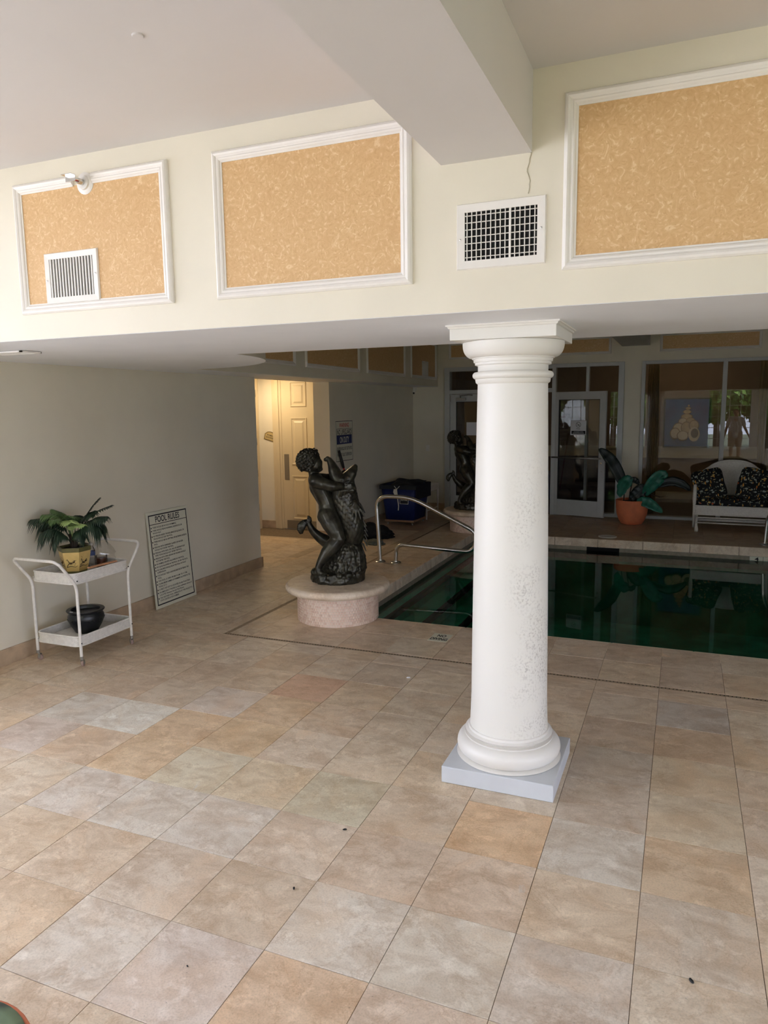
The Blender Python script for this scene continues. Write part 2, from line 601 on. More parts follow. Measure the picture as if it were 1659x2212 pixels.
def floral():
    """Black cotton printed with scattered pale leaf sprigs and orange and cream blossoms."""
    m = bpy.data.materials.new('black_floral_fabric')
    m.use_nodes = True
    nt = m.node_tree
    p = nt.nodes['Principled BSDF']
    L = nt.links.new
    tc = nt.nodes.new('ShaderNodeTexCoord')
    col = None
    prev = None
    def layer(scale, thr, color, loc, stretch, prev):
        mp = nt.nodes.new('ShaderNodeMapping'); mp.inputs['Location'].default_value = loc
        mp.inputs['Scale'].default_value = stretch; mp.inputs['Rotation'].default_value = (loc[0], loc[1], loc[2])
        L(tc.outputs['Object'], mp.inputs[0])
        v = nt.nodes.new('ShaderNodeTexVoronoi'); v.inputs['Scale'].default_value = scale
        L(mp.outputs[0], v.inputs['Vector'])
        lt = nt.nodes.new('ShaderNodeMath'); lt.operation = 'LESS_THAN'; lt.inputs[1].default_value = thr
        L(v.outputs['Distance'], lt.inputs[0])
        mx = nt.nodes.new('ShaderNodeMix'); mx.data_type = 'RGBA'
        L(lt.outputs[0], mx.inputs['Factor'])
        if isinstance(prev, tuple): mx.inputs['A'].default_value = prev
        else: L(prev, mx.inputs['A'])
        mx.inputs['B'].default_value = color
        return mx.outputs['Result']
    c = layer(9, 0.23, srgb(176, 176, 150), (0.3, 0.2, 0.8), (4.6, 1.6, 1), srgb(13, 13, 17))
    c = layer(9, 0.22, srgb(160, 168, 160), (1.3, 2.2, 0.1), (1, 1.6, 4.8), c)
    c = layer(9, 0.19, srgb(150, 156, 140), (2.3, 1.2, 0.6), (1.2, 5.0, 1), c)
    c = layer(7, 0.20, srgb(206, 150, 70), (2.1, 0.4, 1.8), (3.4, 1, 1.4), c)
    c = layer(7, 0.16, srgb(214, 190, 120), (0.9, 3.4, 0.5), (1, 3.2, 1.4), c)
    c = layer(7, 0.11, srgb(196, 96, 50), (4.9, 1.4, 2.5), (1, 1, 1), c)
    L(c, p.inputs['Base Color'])
    p.inputs['Roughness'].default_value = 0.8
    return m
M_floral = floral()

def water():
    m = bpy.data.materials.new('green_pool_water')
    m.use_nodes = True
    nt = m.node_tree
    nt.nodes.clear()
    L = nt.links.new
    out = nt.nodes.new('ShaderNodeOutputMaterial')
    tr = nt.nodes.new('ShaderNodeBsdfTransparent'); tr.inputs[0].default_value = (0.45, 0.96, 0.91, 1)
    gl = nt.nodes.new('ShaderNodeBsdfGlossy'); gl.inputs['Roughness'].default_value = 0.0
    fr = nt.nodes.new('ShaderNodeFresnel'); fr.inputs['IOR'].default_value = 1.33
    tc = nt.nodes.new('ShaderNodeTexCoord')
    n = nt.nodes.new('ShaderNodeTexNoise'); n.inputs['Scale'].default_value = 1.6; n.inputs['Detail'].default_value = 1
    L(tc.outputs['Object'], n.inputs['Vector'])
    b = nt.nodes.new('ShaderNodeBump'); b.inputs['Strength'].default_value = 0.02; b.inputs['Distance'].default_value = 0.02
    L(n.outputs['Fac'], b.inputs['Height'])
    L(b.outputs['Normal'], gl.inputs['Normal']); L(b.outputs['Normal'], fr.inputs['Normal'])
    mx = nt.nodes.new('ShaderNodeMixShader')
    L(fr.outputs[0], mx.inputs[0]); L(tr.outputs[0], mx.inputs[1]); L(gl.outputs[0], mx.inputs[2])
    L(mx.outputs[0], out.inputs[0])
    return m
M_water = water()
M_pool = mat('green_pool_plaster', srgb(114, 224, 198), 0.8, noise_amt=0.35, noise_scale=2.5)
M_pooltile = mat('waterline_tile', srgb(150, 140, 122), 0.4, noise_amt=0.2, noise_scale=20)

def column_paint():
    """White paint, rubbed and freckled where it has worn on the right of the shaft."""
    m = bpy.data.materials.new('worn_white_column_paint')
    m.use_nodes = True
    nt = m.node_tree
    p = nt.nodes['Principled BSDF']
    L = nt.links.new
    tc = nt.nodes.new('ShaderNodeTexCoord')
    n = nt.nodes.new('ShaderNodeTexNoise'); n.inputs['Scale'].default_value = 90; n.inputs['Detail'].default_value = 4
    L(tc.outputs['Object'], n.inputs['Vector'])
    a = nt.nodes.new('ShaderNodeTexNoise'); a.inputs['Scale'].default_value = 3.5; a.inputs['Detail'].default_value = 3
    L(tc.outputs['Object'], a.inputs['Vector'])
    r1 = nt.nodes.new('ShaderNodeMapRange'); r1.inputs['From Min'].default_value = 0.50; r1.inputs['From Max'].default_value = 0.66
    L(n.outputs['Fac'], r1.inputs['Value'])
    r2 = nt.nodes.new('ShaderNodeMapRange'); r2.inputs['From Min'].default_value = 0.42; r2.inputs['From Max'].default_value = 0.56
    L(a.outputs['Fac'], r2.inputs['Value'])
    mul = nt.nodes.new('ShaderNodeMath'); mul.operation = 'MULTIPLY'
    sx = nt.nodes.new('ShaderNodeSeparateXYZ')
    L(tc.outputs['Object'], sx.inputs[0])
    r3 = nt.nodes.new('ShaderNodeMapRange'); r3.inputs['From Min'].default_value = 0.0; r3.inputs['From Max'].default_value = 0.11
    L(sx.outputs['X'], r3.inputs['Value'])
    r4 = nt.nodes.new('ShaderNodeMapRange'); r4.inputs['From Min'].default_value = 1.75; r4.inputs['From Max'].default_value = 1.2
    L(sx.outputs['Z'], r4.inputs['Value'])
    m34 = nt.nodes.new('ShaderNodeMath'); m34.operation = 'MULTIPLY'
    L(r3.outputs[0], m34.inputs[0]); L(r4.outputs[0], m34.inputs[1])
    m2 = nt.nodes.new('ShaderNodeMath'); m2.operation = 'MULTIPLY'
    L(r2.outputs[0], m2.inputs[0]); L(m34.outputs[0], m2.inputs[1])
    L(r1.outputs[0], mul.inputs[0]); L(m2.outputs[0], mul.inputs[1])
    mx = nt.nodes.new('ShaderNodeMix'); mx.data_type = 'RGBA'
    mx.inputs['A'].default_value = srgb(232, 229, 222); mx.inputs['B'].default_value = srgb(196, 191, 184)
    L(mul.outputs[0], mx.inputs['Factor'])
    L(mx.outputs['Result'], p.inputs['Base Color'])
    p.inputs['Roughness'].default_value = 0.42
    bp = nt.nodes.new('ShaderNodeBump'); bp.inputs['Strength'].default_value = 0.2; bp.inputs['Distance'].default_value = 0.001
    L(mul.outputs[0], bp.inputs['Height']); bp.invert = True
    L(bp.outputs['Normal'], p.inputs['Normal'])
    return m
M_column = column_paint()
M_plinth = mat('cool_white_plinth', srgb(207, 210, 215), 0.45, noise_amt=0.04, noise_scale=12)  # plinth white, slightly darker and bluer than the rest of the column
M_mosaic = [mat('pink_mosaic_a', srgb(236, 210, 192), 0.45), mat('pink_mosaic_b', srgb(228, 198, 180), 0.45),
            mat('pink_mosaic_c', srgb(240, 218, 202), 0.45), mat('pink_mosaic_d', srgb(222, 193, 175), 0.45)]
M_mgrout = mat('pale_mosaic_grout', srgb(248, 236, 222), 0.8)
M_foliage = [mat('sunlit_tree_leaf_a', srgb(120, 158, 70), 0.6), mat('sunlit_tree_leaf_b', srgb(70, 108, 50), 0.6)]
M_lawn = mat('green_lawn', srgb(104, 112, 88), 0.9, noise_amt=0.3, noise_scale=2.0)
M_patio = mat('pale_patio_stone', srgb(206, 204, 200), 0.8, noise_amt=0.1, noise_scale=1.0)
M_canvasblue = mat('blue_painted_canvas', srgb(16, 48, 150), 0.5, col2=srgb(10, 92, 180), noise_scale=2.2)
M_shell = mat('painted_shell_cream', srgb(226, 206, 170), 0.5, noise_amt=0.25, noise_scale=16)
M_shellw = mat('painted_shell_white', srgb(240, 232, 212), 0.5)
M_drape = mat('tan_drape', srgb(176, 150, 100), 0.85, noise_amt=0.15, noise_scale=5)
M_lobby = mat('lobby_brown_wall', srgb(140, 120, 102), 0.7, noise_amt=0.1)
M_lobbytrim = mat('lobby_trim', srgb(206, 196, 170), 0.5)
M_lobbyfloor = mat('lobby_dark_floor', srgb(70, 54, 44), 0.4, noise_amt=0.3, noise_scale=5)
M_sofa = mat('slate_upholstery', srgb(96, 96, 118), 0.85, noise_amt=0.2)
# ------------------------------------------------------------------ the room
H = 7.74            # ceiling height (tiles)
ZS = 5.61           # underside of the dropped soffit
YB = 26.9           # glazed back wall
XL = -9.4           # left wall
XR = 12.0
YR = -9.6           # rear wall, behind the camera
PX0, PY0, PY1 = -4.95, 9.67, 21.35   # pool edges
WZ = -0.43          # water level

b = B()             # floor: a mortar bed under the stones, with the pool cut out of it
tbox(b, -14.0, XR + .3, YR - .3, PY0 - .004, -.6, -.012)
tbox(b, -14.0, PX0 - .004, PY0 - .004, YB + .4, -.6, -.012)
tbox(b, PX0 - .004, XR + .3, PY1 + .004, YB + .4, -.6, -.012)
floor = struct('floor', b, M_grout)

b = B()             # pool shell with the steps on its left side
tbox(b, PX0 - .3, XR + .2, PY0 - .3, PY1 + .3, -3.2, -3.0)
tbox(b, PX0 - .3, PX0 + .02, PY0 - .3, PY1 + .3, -4.0, -.6)
tbox(b, PX0, XR, PY0 - .3, PY0 + .02, -4.0, -.6)
tbox(b, PX0, XR, PY1 - .02, PY1 + .3, -4.0, -.6)
tbox(b, XR - .3, XR, PY0, PY1, -4.0, -.3)
pool = struct('pool', b, M_pool)
steps = [(-4.95, -4.55, -.62), (-4.55, -3.88, -.95), (-3.88, -3.2, -1.3)]
b = B()
for x0, x1, z in steps:
    tbox(b, PX0, x1, PY0, PY1, -4.0, z - .01)
obj('steps', b, M_pool, pool)
for x0, x1, z in steps:
    b = B()
    tbox(b, x1 - .13, x1 + .012, PY0 + .02, PY1 - .02, z - .12, z)
    obj('step_edge_trim', b, M_aludark, pool)
b = B()             # tile band at the water line
tbox(b, PX0, PX0 + .03, PY0, PY1, -.75, -.30)
tbox(b, PX0, -.83, PY1 - .03, PY1, -.75, -.30)
tbox(b, .28, XR, PY1 - .03, PY1, -.75, -.30)
tbox(b, PX0, XR, PY0, PY0 + .03, -.75, -.30)
obj('waterline_band', b, M_pooltile, pool)
b = B()
tbox(b, -.83, .28, PY1 - .02, PY1 + .6, -.9, -.30)
obj('skimmer_mouth', b, M_dark, pool)
b = B()
g = bmesh.ops.create_grid(b, x_segments=2, y_segments=2, size=0.5)
for v in b.verts:
    v.co = V(PX0 + (v.co.x + .5) * (XR - PX0 - .3), PY0 + (v.co.y + .5) * (PY1 - PY0), WZ)
wat = obj('pool_water', b, M_water)
if wat.data.polygons[0].normal.z < 0:
    wat.data.flip_normals()
tag(wat, 'still dark green water filling the pool, mirroring the far wall', 'water', kind='stuff')

# walls
b = B()
tbox(b, XL - .5, XL, 2.3, 13.5, -.1, ZS)
wall_left = struct('wall_left', b, M_wall)
b = B()
tbox(b, -10.03, XL, 18.3, YB + .4, -.1, ZS + .6)
struct('wall_left_far', b, M_wall)
b = B()             # small lit corridor beside the pool
tbox(b, -14.0, -10.03, 19.9, 20.3, -.1, 6.6)
struct('wall_corridor_end', b, M_wall)
b = B()
tbox(b, -13.9, -13.3, 13.0, 19.9, -.1, 6.6)
tbox(b, -13.9, XL - .5, 12.7, 13.1, -.1, 6.6)
struct('wall_corridor_left', b, M_wall)
b = B()
tbox(b, -13.9, XL - .5, 12.7, 20.3, 6.25, 6.6)
struct('ceiling_corridor', b, M_ceil)

b = B()             # dropped soffit: front fascia, left run and the rounded corner between them
R = 3.35
poly = [(XL - .5, 2.3), (XR, 2.3), (XR, 5.75), (-8.2 + R, 5.75)]
for k in range(1, 24):
    a = pi / 2 * k / 24
    poly.append((-8.2 + R * cos(a), 5.75 + R * sin(a)))
poly += [(-8.2, 5.75 + R), (-8.2, YB), (XL - .5, YB)]
prism(b, [(x * T, y * T) for x, y in poly], ZS * T, (H + .02) * T)
soffit = struct('wall_soffit', b, M_wall, smooth=True)
soffit.data.set_sharp_from_angle(angle=radians(20))
b = B()             # its plastered underside is painted like the ceiling
prism(b, [(x * T, (y + .012 if y < 2.31 else y - .004) * T) for x, y in poly], (ZS - .004) * T, ZS * T)
obj('soffit_underside', b, M_soff, soffit)

b = B()
tbox(b, -14.2, XR + .4, YR - .4, YB + .4, H, H + .4)
struct('ceiling', b, M_ceil)
b = B()
tbox(b, -.11, .78, YR, 2.3, 7.02, H + .02)
struct('ceiling_beam', b, M_ceil)
b = B()
tbox(b, -.28, .80, 5.75, YB, 7.05, H + .02)
struct('ceiling_beam_pool', b, M_ceil)
for name, pos in (('ceiling_patch', (-2.1, .35)), ('ceiling_patch', (-3.0, -.9))):
    b = B()
    lathe(b, [(.0001, 0), (.045, 0), (.05, .006), (.05, .012)], 16, c=V(pos[0], pos[1], H - .012), s=T)
    obj(name, b, M_ceil, bpy.data.objects['ceiling'])

b = B()             # hairline crack in the fascia plaster under the beam
random.seed(4)
pts = []
z = 7.02
x = .775
while z > 6.65:
    pts.append(V(x, 2.298, z))
    z -= .028
    x += random.uniform(-.012, .014)
tube(b, pts, .0022, 5)
obj('plaster_crack', b, mat('crack_plaster', srgb(190, 182, 160), .9), soffit)

# back wall, glazed
b = B()
for x0, x1, z0, z1 in ((XL - .5, -7.84, -.1, H), (-7.84, -.15, 6.43, H), (-.15, .53, -.1, H), (.53, 9.5, 6.43, H), (9.5, XR + .3, -.1, H)):
    tbox(b, x0, x1, YB, YB + .4, z0, z1)
wall_back = struct('wall_back', b, M_wall)
# right wall, and the walls behind the camera with the windows that light the room
b = B()
tbox(b, XR, XR + .5, 2.3, YB + .4, -4, H)
struct('wall_right', b, M_wall)
REAR = [(-8.8, -5.8), (-4.6, -.9), (4.0, 7.4), (8.4, 11.2)]
LEFT = [(-8.8, -5.5), (-5.1, -1.9), (-1.5, 1.8)]
RIGHT = [(-8.4, -5.6), (-4.6, -1.8), (-1.2, 1.6)]
def pierced_wall(name, openings, a0, a1, along, c0, c1, z0, z1):
    b = B()
    def put(p, q, za, zb):
        if along == 'x': tbox(b, p, q, c0, c1, za, zb)
        else: tbox(b, c0, c1, p, q, za, zb)
    e = a0
    for p, q in openings:
        put(e, p, -.1, H); put(p, q, -.1, z0); put(p, q, z1, H)
        e = q
    put(e, a1, -.1, H)
    return struct(name, b, M_wall)
pierced_wall('wall_rear', REAR, XL - .5, XR + .3, 'x', YR - .4, YR, .8, 6.4)
pierced_wall('wall_left_near', LEFT, YR, 2.3, 'y', XL - .5, XL, .3, 7.3)
pierced_wall('wall_right_near', RIGHT, YR, 2.3, 'y', XR, XR + .5, .2, 5.6)
nwin = 0
def muntin_window(along, p, q, c, z0, z1):
    global nwin
    nwin += 1
    w = tag(bpy.data.objects.new('window_%d' % nwin, None), kind='structure')
    COL.objects.link(w)
    b = B()
    def put(bb, a0, a1, za, zb, d=.06):
        if along == 'x': tbox(bb, a0, a1, c - d, c + d, za, zb)
        else: tbox(bb, c - d, c + d, a0, a1, za, zb)
    put(b, p, p + .1, z0, z1); put(b, q - .1, q, z0, z1); put(b, p, q, z0, z0 + .1); put(b, p, q, z1 - .1, z1)
    obj('window_frame', b, M_white, w)
    b = B()
    for k in range(1, 4):
        a = p + (q - p) * k / 4
        put(b, a - .025, a + .025, z0, z1, .03)
    for k in range(1, 6):
        z = z0 + (z1 - z0) * k / 6
        put(b, p, q, z - .025, z + .025, .03)
    obj('muntin_grid', b, M_white, w)
    if along == 'x': sky_portal('sky_portal', p, q, c, c, z0, z1, (0, 1, 0))
    else: sky_portal('sky_portal', c, c, p, q, z0, z1, (1 if c < 0 else -1, 0, 0))
for p, q in REAR: muntin_window('x', p, q, YR - .2, .8, 6.4)
for p, q in LEFT: muntin_window('y', p, q, XL - .25, .3, 7.3)

for p, q in RIGHT: muntin_window('y', p, q, XR + .25, .2, 5.6)
# baseboards of the same stone as the floor
def bbd(name, x0, x1, y0, y1):
    b = B()
    tbox(b, x0, x1, y0, y1, -.01, .30, bevel=.004)
    return struct(name, b, M_base)
bbd('baseboard_left', XL, XL + .045, 2.3, 13.54)
bbd('baseboard_left_end', XL - .5, XL + .045, 13.5, 13.545)
bbd('baseboard_left_far', XL, XL + .045, 18.26, YB)
bbd('baseboard_corridor', -13.3, -12.66, 19.855, 19.9)
bbd('baseboard_pier', -10.03, XL + .045, 18.255, 18.3)
bbd('baseboard_back', XL, -7.84, YB - .045, YB)
# lobby behind the glass
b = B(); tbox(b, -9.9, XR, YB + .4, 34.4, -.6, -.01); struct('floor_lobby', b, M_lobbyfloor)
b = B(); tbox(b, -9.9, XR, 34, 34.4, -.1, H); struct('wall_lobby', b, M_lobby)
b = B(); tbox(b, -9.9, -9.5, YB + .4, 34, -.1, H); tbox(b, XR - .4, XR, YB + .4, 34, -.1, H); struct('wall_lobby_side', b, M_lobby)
b = B(); tbox(b, -9.9, XR, YB + .4, 34.4, H, H + .4); struct('ceiling_lobby', b, M_ceil)
b = B()
tbox(b, -9.5, XR - .4, 33.86, 34, 2.05, 2.2); tbox(b, -9.5, XR - .4, 33.9, 34, 2.2, 2.5); tbox(b, -9.5, XR - .4, 33.84, 34, 2.5, 2.62)
tbox(b, -9.5, XR - .4, 33.86, 34, 0, .35)
struct('trim_1', b, M_lobbytrim)
# ground outside the windows
b = B(); tbox(b, -60, XL - .5, -70, 40, -.4, -.15); tbox(b, XL - .5, 1.0, -19, YR - .4, -.4, -.15); struct('ground_patio', b, M_patio)
b = B(); tbox(b, XL - .5, 1.0, -70, -19, -.4, -.15); tbox(b, 1.0, 60, -70, YR - .4, -.4, -.15); tbox(b, XR + .5, 60, YR - .4, 40, -.4, -.15); struct('ground_lawn', b, M_lawn)
# ------------------------------------------------------------------ floor stones
TONES = [srgb(206, 190, 166), srgb(198, 176, 150), srgb(190, 172, 150), srgb(208, 192, 172), srgb(196, 180, 158), srgb(202, 180, 150), srgb(188, 166, 142)]
SPECIAL = {(-6, 3): (222, 222, 214), (-7, 3): (202, 198, 190), (-5, 3): (206, 172, 128), (-4, 3): (204, 174, 130), (-5, 2): (208, 176, 132), (-4, 2): (204, 196, 170),
           (-5, 1): (206, 198, 188), (-4, 1): (204, 198, 188), (-3, 1): (204, 198, 190), (-4, 5): (190, 138, 104), (-4, 4): (204, 172, 132), (-5, 4): (202, 190, 180),
           (0, 2): (206, 164, 112), (1, 2): (200, 194, 184), (1, 1): (200, 178, 150), (0, 1): (196, 172, 148), (-1, 0): (206, 200, 190), (0, 0): (200, 194, 182),
           (-1, 1): (194, 174, 154), (-2, 1): (206, 190, 172), (-1, -1): (204, 172, 138), (-2, -1): (204, 194, 188), (-3, -1): (204, 196, 186), (-4, -1): (204, 178, 146),
           (1, 0): (192, 182, 172), (0, -1): (198, 178, 160), (2, 0): (198, 184, 164), (2, 1): (196, 184, 168), (2, 2): (196, 168, 132), (1, 3): (180, 164, 148),
           (2, 3): (196, 180, 152), (1, 5): (182, 162, 142), (2, 6): (172, 164, 158), (2, 5): (188, 158, 126), (2, 4): (198, 178, 148), (1, 4): (176, 166, 156),
           (-2, 2): (188, 182, 156), (-3, 0): (200, 186, 170), (-6, 2): (206, 180, 150), (-7, 2): (196, 180, 170), (-3, 2): (206, 188, 156)}
def pix(x, y, z=0.0):
    """Where a floor point falls in the 1659 x 2212 frame (only used to pick which stones get an object each)."""
    d = V(x, y, z) - Vector((2.2036 * T, -4.8887 * T, 4.6696 * T))
    w = d.dot(_f)
    if w < .05:
        return None
    return (829.5 + 1568 * d.dot(_r2) / w, 1106 - 1568 * d.dot(_u2) / w)
cells = []
def lay(xs, ys):
    for x0, x1 in zip(xs, xs[1:]):
        for y0, y1 in zip(ys, ys[1:]):
            q = [pix(x, y) for x, y in ((x0, y0), (x1, y0), (x1, y1), (x0, y1))]
            area = 0.0
            if all(q):
                if max(p[0] for p in q) > -10 and min(p[0] for p in q) < 1669 and max(p[1] for p in q) > 0 and min(p[1] for p in q) < 2222:
                    area = abs(sum(q[i][0] * q[(i + 1) % 4][1] - q[(i + 1) % 4][0] * q[i][1] for i in range(4))) / 2
            elif sum(1 for p in q if p) and y1 > -4:
                area = 1e5
            cells.append((area, x0, x1, y0, y1))
def steps_(a, b_, off=0.0):
    out = [a]
    v = math.floor(a - off) + 1 + off
    while v < b_ - .02:
        if v - a > .05: out.append(v)
        v += 1
    return out + [b_]
DR0, DR1 = 7.50, 7.60
DX0, DX1 = -6.62, -6.52
lay(steps_(XL + .02, 9.0), steps_(-5.0, DR0))
lay(steps_(DX1, 9.0), [DR1, 8.63, PY0])
lay(steps_(XL + .02, DX0), steps_(DR0, 19.0))
lay(steps_(XL + .02, DX0), steps_(19.0, YB - .02))
lay([DX1, -5.7, PX0], steps_(PY0, PY1))
lay(steps_(DX1, 11.0), [PY1, 22.3, 23.35, 24.4, 25.45, YB - .02])
lay([-13.4, -12.4, -11.4, -10.4, XL + .02], steps_(13.5, 18.2))
cells.sort(key=lambda c: -c[0])
tile_me = None
random.seed(11)
def tile_mesh(bm, x0, x1, y0, y1, z):
    g, c = .0012, .0008
    lo = [bm.verts.new(p) for p in ((x0 + g, y0 + g, z - .01), (x1 - g, y0 + g, z - .01), (x1 - g, y1 - g, z - .01), (x0 + g, y1 - g, z - .01))]
    mi = [bm.verts.new(p) for p in ((x0 + g, y0 + g, z - c), (x1 - g, y0 + g, z - c), (x1 - g, y1 - g, z - c), (x0 + g, y1 - g, z - c))]
    hi = [bm.verts.new(p) for p in ((x0 + g + c, y0 + g + c, z), (x1 - g - c, y0 + g + c, z), (x1 - g - c, y1 - g - c, z), (x0 + g + c, y1 - g - c, z))]
    bm.faces.new(hi)
    for A, C in ((lo, mi), (mi, hi)):
        for i in range(4):
            bm.faces.new((A[i], A[(i + 1) % 4], C[(i + 1) % 4], C[i]))
b = B()
tile_mesh(b, -.5 * T, .5 * T, -.5 * T, .5 * T, 0)
unit = bpy.data.meshes.new('tile')
bmesh.ops.recalc_face_normals(b, faces=b.faces)
b.to_mesh(unit); b.free(); unit.materials.append(M_tile)
rest = B()
n_t = 0
for area, x0, x1, y0, y1 in cells:
    if n_t < 296 and area > 30:
        n_t += 1
        o = bpy.data.objects.new('tile', unit)
        o.location = V((x0 + x1) / 2, (y0 + y1) / 2) + Vector((0, 0, random.uniform(-.0012, 0)))
        o.scale = (x1 - x0, y1 - y0, 1)
        o.rotation_euler = (random.uniform(-.0012, .0012), random.uniform(-.0012, .0012), 0)
        k = (int(math.floor(x0 + .01)), int(math.floor(y0 + .01)))
        c = srgb(*SPECIAL[k]) if k in SPECIAL and y1 <= 7.5 else TONES[random.randrange(len(TONES))]
        m_ = srgb(206, 192, 174)
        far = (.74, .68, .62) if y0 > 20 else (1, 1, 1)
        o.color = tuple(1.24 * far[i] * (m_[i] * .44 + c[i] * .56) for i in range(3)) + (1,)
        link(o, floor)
    else:
        tile_mesh(rest, x0 * T, x1 * T, y0 * T, y1 * T, -.0005)
for x0 in range(-10, 12):
    for y0 in range(-10, -5):
        tile_mesh(rest, x0 * T, (x0 + 1) * T, y0 * T, (y0 + 1) * T, -.0005)
    for y0 in range(-5, 9):
        if x0 >= 9: tile_mesh(rest, x0 * T, (x0 + 1) * T, y0 * T, (y0 + 1) * T, -.0005)
o = tag(obj('small_tiles', rest, M_tile, floor), kind='stuff')
o.color = srgb(198, 180, 156)
# coping stones: the rounded lip round the pool
def lip(x0, x1, y0, y1):
    b = B()
    tbox(b, x0, x1, y0, y1, -.30, -.003, bevel=.006)
    return obj('coping_stone', b, M_coping, floor)
for k in range(6):
    y0 = PY0 + (PY1 - PY0) * k / 6
    lip(PX0 - .5, PX0 + .035, y0 + .006, y0 + (PY1 - PY0) / 6 - .006)
xx = PX0
while xx < 11:
    lip(xx + .006, xx + 1.5 - .006, PY1 - .035, PY1 + .5)
    lip(xx + .006, xx + 1.5 - .006, PY0 - .5, PY0 + .035)
    xx += 1.5
# ------------------------------------------------------------------ drain in the floor
dr = thing('drain_channel', 'narrow slotted brown drain strip set in the floor, running round the pool', 'drain', V(DX0, DR0, 0))
M_drain = mat('brown_drain_strip', srgb(172, 150, 124), .7, noise_amt=.3, noise_scale=40)
b = B()
box(b, .002, (9 - DX0) * T, .002, (DR1 - DR0) * T - .002, -.012, -.0015)
obj('drain_strip', b, M_drain, dr)
b = B()
box(b, .002, (DX1 - DX0) * T - .002, (DR1 - DR0) * T, (19 - DR0) * T, -.012, -.0015)
obj('drain_strip', b, M_drain, dr)
b = B()
n = int((9 - DX0) * T / .024)
for i in range(n):
    x = .012 + i * .024
    box(b, x, x + .007, .014, .026, -.0018, -.0008)
tag(obj('drain_slots', b, M_dark, dr), kind='stuff')

# ------------------------------------------------------------------ column
CX, CY = .255, 3.98
co = thing('column', 'tall round white column with square plinth holding up the dropped soffit', 'column', V(CX, CY, 0))
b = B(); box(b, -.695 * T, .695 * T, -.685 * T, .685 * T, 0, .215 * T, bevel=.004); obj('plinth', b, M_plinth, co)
b = B()
pr = [(.655, .215), (.665, .225), (.645, .235)]
for k in range(13):
    a = -pi / 2 + pi * k / 12
    pr.append((.555 + .105 * cos(a), .36 + .12 * sin(a)))
pr += [(.56, .485), (.56, .50)]
for k in range(7):
    a = pi / 2 * k / 6
    pr.append((.555 - .06 * (1 - cos(pi / 2 - a)) - .0, .50 + .05 * sin(a)))
pr += [(.515, .57), (.512, .60), (.50, .605)]
lathe(b, pr, 72, s=T); obj('base_moulding', b, M_white, co, smooth=True, sharp=50)
b = B()
pr = []
for k in range(21):
    t = k / 20
    r = .482 - .062 * (t ** 1.5)
    pr.append((r + (.014 * (1 - t * 12) if t < 1 / 12 else 0), .60 + (4.96 - .60) * t))
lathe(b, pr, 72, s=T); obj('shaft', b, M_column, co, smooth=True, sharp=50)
b = B()
pr = [(.42, 4.94), (.445, 4.96), (.452, 5.0)]
for k in range(9):
    a = -pi / 2 + pi * k / 8
    pr.append((.445 + .04 * cos(a), 5.045 + .042 * sin(a)))
pr += [(.425, 5.09), (.42, 5.095), (.42, 5.165)]
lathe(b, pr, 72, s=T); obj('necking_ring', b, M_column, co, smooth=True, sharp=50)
b = B()
pr = [(.42, 5.16), (.455, 5.168), (.455, 5.195), (.47, 5.20), (.475, 5.235), (.49, 5.24)]
for k in range(11):
    a = pi / 2 * k / 10
    pr.append((.49 + .115 * sin(a), 5.405 - .155 * cos(a)))
pr += [(.605, 5.43), (.58, 5.44)]
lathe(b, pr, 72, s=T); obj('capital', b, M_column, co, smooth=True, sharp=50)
b = B()
box(b, -.61 * T, .61 * T, -.61 * T, .61 * T, 5.435 * T, 5.565 * T, bevel=.003)
rg = [(.61, 5.56), (.625, 5.568), (.632, 5.585), (.65, 5.59), (.65, 5.612)]
rings = [[b.verts.new((sx * h * T, sy * h * T, z * T)) for sx, sy in ((-1, -1), (1, -1), (1, 1), (-1, 1))] for h, z in rg]
for A, C in zip(rings, rings[1:]):
    for i in range(4):
        b.faces.new((A[i], A[(i + 1) % 4], C[(i + 1) % 4], C[i]))
obj('abacus', b, M_column, co)

# ------------------------------------------------------------------ framed wallpaper panels
def moulding(p, q, nrm_in, w, t=1.0):
    """One mitred length of picture moulding in the XZ plane from p to q; nrm_in points to the panel's middle."""
    prof = [(0, 0), (0, .012), (.006, .020), (.014, .024), (.022, .021), (.026, .017), (.030, .016), (.034, .018), (.040, .015), (.044, .009), (.050, .008), (.050, 0)]
    b = B()
    k = w / .05
    d = (Vector((q[0] - p[0], q[1] - p[1]))).normalized()
    def ring(pt, sgn, mitre):
        out = []
        for a, h in prof:
            a *= k
            x = pt[0] + nrm_in[0] * a + d.x * a * sgn * mitre
            z = pt[1] + nrm_in[1] * a + d.y * a * sgn * mitre
            out.append(b.verts.new((x, -h * t, z)))
        return out
    A, C = ring(p, 1, 1), ring(q, -1, 1)
    n = len(prof)
    for i in range(n):
        b.faces.new((A[i], A[(i + 1) % n], C[(i + 1) % n], C[i]))
    b.faces.new(list(reversed(A))); b.faces.new(C)
    return b
